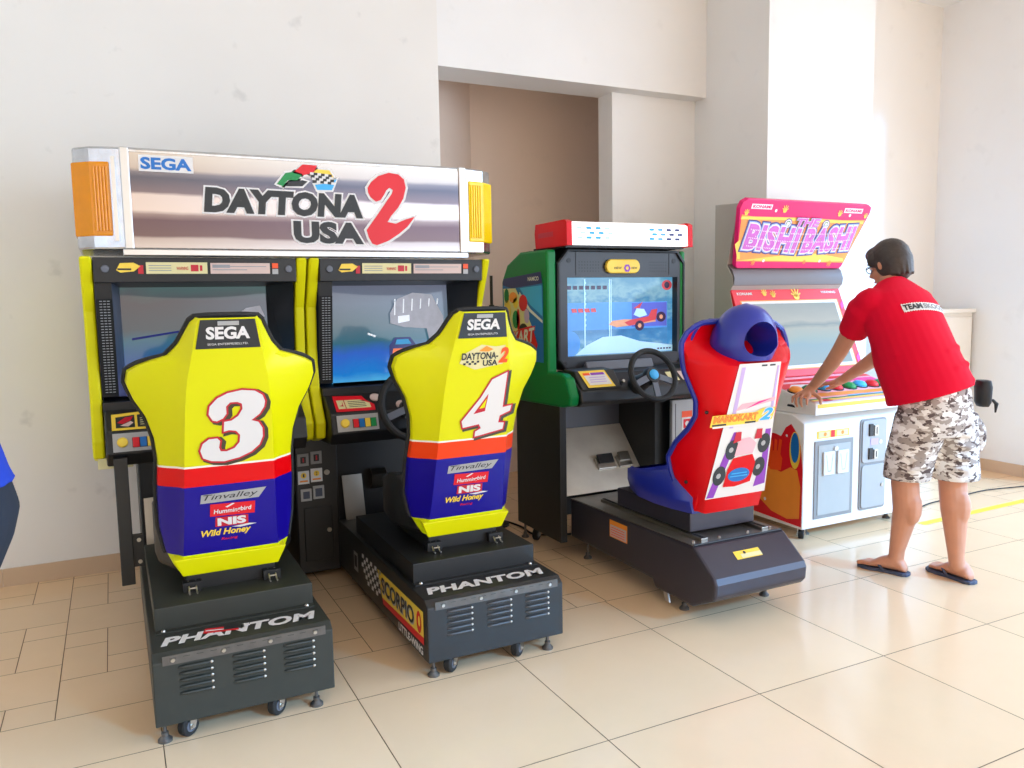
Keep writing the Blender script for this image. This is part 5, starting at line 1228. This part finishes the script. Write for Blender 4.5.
for (z_, y_, sx_) in ((.93, 2.45, 1.0), (1.0, 2.48, .98), (1.075, 2.53, .99)):   # folds at the waist
    b_.tube([(3.215, y_-.02, z_), (3.29, y_-.122, z_-.012), (3.40, y_-.150, z_+.016), (3.50, y_-.125, z_+.03), (3.54, y_-.08, z_+.035)], [.008, .016, .013, .016, .008], 8)
shirt = organic('t_shirt', b_, man, .008, 5, label='magenta-red short-sleeved T-shirt')
# patch wrapped on the back
fpz = FR((3.455, 2.52, 1.29), (1, -.06, -.05), (0, .5, .85))
def strip(b_, u0, u1, v0, v1, nx, nz, dz, wob=0):
    o, u, v, n = fpz; g = []
    for j in range(nz+1):
        g.append([b_.bm.verts.new(o+u*(u0+(u1-u0)*i/nx)+v*(v0+(v1-v0)*j/nz+(wob*(1 if i % 2 else -1) if j in (0, nz) else 0))+n*dz) for i in range(nx+1)])
    for j in range(nz):
        for i in range(nx): b_.face([g[j][i], g[j][i+1], g[j+1][i+1], g[j+1][i]])
def wrap(o, tgt, off):
    m_ = o.modifiers.new('w', 'SHRINKWRAP'); m_.target = tgt; m_.wrap_method = 'NEAREST_SURFACEPOINT'; m_.offset = off; m_.wrap_mode = 'ABOVE_SURFACE'
    dg_ = bpy.context.evaluated_depsgraph_get(); dg_.update(); me = bpy.data.meshes.new_from_object(o.evaluated_get(dg_)); o.modifiers.clear(); o.data = me
pb = MB().m('white'); strip(pb, -.165, .125, -.02, .024, 40, 4, 0, .002)
po = sticker('back_patch', shirt, pb, 'white printed strip across the shoulders'); wrap(po, shirt, .003)
pt = MB(); pt.text('TEAM', fpz, -.158, -.012, .105, .03, [('blk', 0, 0, 0, 0)], bold=.05); 
pt.text('SKOOG', fpz, -.045, -.012, .155, .03, [('greymetal', 0, 0, 0, 0)], bold=.05)
po = sticker('patch_lettering', shirt, pt, 'black and silver capitals'); wrap(po, shirt, .0055)
# shorts
b_ = B('camo')
b_.loft([ringe(c, a_, d_, (0, 0, 1), n=26, sq=.88) for c, a_, d_ in (((3.405, 2.435, .93), .165, .118), ((3.405, 2.435, .86), .178, .13), ((3.405, 2.435, .76), .188, .135), ((3.405, 2.44, .70), .175, .12))])
b_.loft([ringe(c, a_, d_, (0, 0, 1), n=22, sq=.9) for c, a_, d_ in (((3.322, 2.44, .80), .100, .118), ((3.320, 2.46, .70), .100, .118), ((3.318, 2.49, .60), .098, .110), ((3.318, 2.505, .50), .096, .104), ((3.318, 2.506, .487), .094, .102))])
b_.loft([ringe(c, a_, d_, (0, 0, 1), n=22, sq=.9) for c, a_, d_ in (((3.50, 2.43, .80), .105, .118), ((3.503, 2.425, .70), .108, .118), ((3.507, 2.415, .60), .108, .112), ((3.512, 2.400, .50), .106, .106), ((3.512, 2.399, .487), .104, .104))])
b_.ell((3.63, 2.40, .68), .035, .07, .10, 12, 8); b_.ell((3.225, 2.48, .66), .02, .06, .10, 12, 8)
for k in range(5):
    z_ = .56+k*.055
    b_.tube([(3.40, 2.33, z_), (3.47, 2.305, z_-.02), (3.56, 2.325, z_+.015)], [.006, .013, .006], 8); b_.tube([(3.22, 2.42, z_-.01), (3.29, 2.39, z_+.01), (3.36, 2.40, z_-.01)], [.006, .012, .006], 8)
shorts = organic('shorts', b_, man, .008, 4, label='grey and brown camouflage shorts')
sandal(man, (3.362, 2.515), (3.302, 2.735), 1); sandal(man, (3.522, 2.295), (3.545, 2.53), -1)
pb = B('nylon').loft([ringe((3.598, 2.335, z_), a_, d_, (0, 0, 1), (.8, -.6, 0), 14, .6) for z_, a_, d_ in ((.83, .022, .035), (.85, .030, .045), (.92, .032, .048), (.95, .026, .04))])
pb.tube([(3.63, 2.31, .86), (3.645, 2.30, .84), (3.64, 2.30, .80)], [.006, .010, .004], 8)
build('belt_pouch', pb, man, smooth=True, sharp=1.2, label='black belt pouch on right hip')

# person in blue, mostly outside the left edge
pw = thing('person', 'person in a blue shirt and dark trousers cut off by the left edge', 'person', (-.40, 2.2, 0))
X0 = -.385; Yp = 2.2
b_ = B('skin')
b_.loft([ringe((X0+dx_, Yp, z_), a_, d_, (0, 0, 1), (0, 1, 0)) for dx_, z_, a_, d_ in ((0, .80, .13, .10), (0, 1.0, .13, .09), (-.01, 1.2, .15, .09), (0, 1.33, .14, .085), (0, 1.38, .08, .06))])
limb(b_, [(X0, Yp, 1.36), (X0-.02, Yp, 1.45)], [.055, .05]); HP2, HR2 = head(b_, (X0-.03, Yp, 1.54), (-1, 0, -.12), .98)
for s_ in (-1, 1):
    limb(b_, [(X0, Yp+.155*s_, 1.29), (X0+.02*(-1), Yp+.20*s_, 1.05), (X0-.12, Yp+.17*s_, .86)], [.045, .037, .025])
    pc = (X0-.15, Yp+.165*s_, .82)
    rt = [(X0-.165, Yp+(.165+q)*s_, .775) for q in (-.03, -.01, .01, .03)]
    hand(b_, (X0-.12, Yp+.17*s_, .86), pc, rt, [[r_, (r_[0]-.012, r_[1], r_[2]-.03), (r_[0]-.008, r_[1], r_[2]-.058)] for r_ in rt], [(X0-.14, Yp+.14*s_, .83), (X0-.165, Yp+.115*s_, .80), (X0-.175, Yp+.11*s_, .775)])
    limb(b_, [(X0, Yp+.09*s_, .80), (X0-.05, Yp+.09*s_, .46), (X0-.08, Yp+.09*s_, .10)], [.08, .055, .04])
    footm(b_, (X0-.03, Yp+.09*s_), (X0-.26, Yp+.10*s_), -s_, .02)
bd = organic('body', b_, pw, .007, 3)
fe = MB()
for q in (-1, 1):
    fe.m('white').ell(HP2(.031*q, .074, .012), .013, .008, .008, 10, 6, HR2); fe.m('blk').ell(HP2(.031*q, .0815, .012), .005, .004, .005, 8, 6, HR2)
fe.m('darkred').ell(HP2(0, .088, -.060), .021, .006, .005, 10, 6, HR2)
build('eyes_and_mouth', fe, bd, smooth=True)
hb_ = B('hair'); hb_.ell(HP2(0, -.026, .045), .088, .098, .09, 20, 12, HR2); hb_.ell(HP2(0, -.055, -.01), .08, .055, .075, 16, 10, HR2)
organic('hair', hb_, pw, .008, 2)
b_ = B('blueshirt')
b_.loft([ringe((X0+dx_, Yp, z_), a_, d_, (0, 0, 1), (0, 1, 0), sq=.9) for dx_, z_, a_, d_ in ((.018, .955, .175, .142), (.01, .98, .172, .138), (-.01, 1.06, .168, .138), (-.02, 1.2, .186, .135), (-.01, 1.32, .19, .122), (0, 1.385, .12, .095), (0, 1.41, .07, .068))])
for s_ in (-1, 1): b_.ell((X0, Yp+.15*s_, 1.31), .08, .075, .075, 16, 10); b_.tube([(X0, Yp+.15*s_, 1.31), (X0-.005, Yp+.190*s_, 1.24), (X0-.02, Yp+.21*s_, 1.10)], [.078, .072, .062], 14)
organic('shirt', b_, pw, .01, 3, label='loose blue shirt')
b_ = B('navy')
b_.loft([ringe((X0+dx_, Yp, z_), a_, d_, (0, 0, 1), (0, 1, 0), sq=.9) for dx_, z_, a_, d_ in ((.01, 1.0, .15, .12), (.015, .95, .165, .135), (.025, .89, .178, .138), (.015, .82, .18, .13), (0, .74, .165, .11))])
for s_ in (-1, 1): b_.tube([(X0+.005, Yp+.09*s_, .80), (X0-.05, Yp+.092*s_, .46), (X0-.08, Yp+.092*s_, .06)], [.095, .078, .062], 16)
organic('trousers', b_, pw, .01, 3, label='dark navy trousers')
for s_ in (-1, 1):
    sandal_ = B('black')
    A_ = [(X0+.08, -.0), (X0+.07, .03), (X0-.05, .038), (X0-.13, .048), (X0-.19, .03), (X0-.205, 0), (X0-.19, -.03), (X0-.13, -.044), (X0-.05, -.034), (X0+.07, -.028)]
    sandal_.loft([[(x_-.09, Yp+.095*s_+y_*k_, z_) for x_, y_ in A_] for z_, k_ in ((0, 1), (.02, 1.02), (.05, .9))])
    build('shoe', sandal_, pw, bev=.004)

# ------------------------------------------------------------------ light, camera, view
WK = 1.0
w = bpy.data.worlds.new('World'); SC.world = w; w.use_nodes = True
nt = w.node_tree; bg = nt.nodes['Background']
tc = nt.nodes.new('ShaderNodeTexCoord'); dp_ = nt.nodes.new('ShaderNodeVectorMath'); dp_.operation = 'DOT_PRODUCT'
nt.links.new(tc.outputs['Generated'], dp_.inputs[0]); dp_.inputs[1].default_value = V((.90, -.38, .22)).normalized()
rp = nt.nodes.new('ShaderNodeValToRGB'); nt.links.new(dp_.outputs['Value'], rp.inputs['Fac'])      # sky gradient; cool bright lobe added to light the right side, warm elsewhere
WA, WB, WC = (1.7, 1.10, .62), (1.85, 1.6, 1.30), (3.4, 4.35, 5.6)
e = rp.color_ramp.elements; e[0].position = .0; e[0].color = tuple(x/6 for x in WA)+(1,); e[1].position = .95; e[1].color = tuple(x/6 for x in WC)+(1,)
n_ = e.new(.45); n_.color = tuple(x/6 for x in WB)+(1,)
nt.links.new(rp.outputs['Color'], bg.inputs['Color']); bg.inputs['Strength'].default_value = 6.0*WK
def light(name, kind, loc, rot, energy, col, **k):
    l = bpy.data.lights.new(name, kind); l.energy = energy; l.color = col
    for a_, v_ in k.items(): setattr(l, a_, v_)
    o = bpy.data.objects.new(name, l); COL.objects.link(o); o.location = loc; o.rotation_euler = rot; return o
az, el = math.radians(31), math.radians(30)
sd_ = V((-math.sin(az)*math.cos(el), math.cos(az)*math.cos(el), -math.sin(el)))
so_ = light('sun', 'SUN', (6, -8, 8), (0, 0, 0), 3.6, (.10, .58, 1.2), angle=math.radians(6))
so_.rotation_euler = sd_.to_track_quat('-Z', 'Y').to_euler()

cam = bpy.data.cameras.new('camera'); co = bpy.data.objects.new('camera', cam); COL.objects.link(co)
pit, rol, yaw = .105686, -.0173634, .460784
fw = V((math.sin(yaw), math.cos(yaw), 0)); rt = V((math.cos(yaw), -math.sin(yaw), 0)); up_ = V((0, 0, 1))
f2 = fw*math.cos(pit)-up_*math.sin(pit); u2 = up_*math.cos(pit)+fw*math.sin(pit)
r3 = rt*math.cos(rol)+u2*math.sin(rol); u3 = -rt*math.sin(rol)+u2*math.cos(rol)
mw = Matrix((r3, u3, -f2)).transposed().to_4x4(); mw.translation = V((0, 0, 1.36262))
co.matrix_world = mw
cam.sensor_width = 36; cam.lens = 802.0*36/1024; cam.clip_start = .05
SC.camera = co
SC.view_settings.view_transform = 'Standard'; SC.view_settings.look = 'None'; SC.view_settings.gamma = 1
SC.view_settings.use_curve_mapping = False; SC.view_settings.exposure = 0.0
SC.cycles.use_denoising = True
SC.cycles.max_bounces = 8; SC.cycles.diffuse_bounces = 5
SC.cycles.sample_clamp_indirect = 6
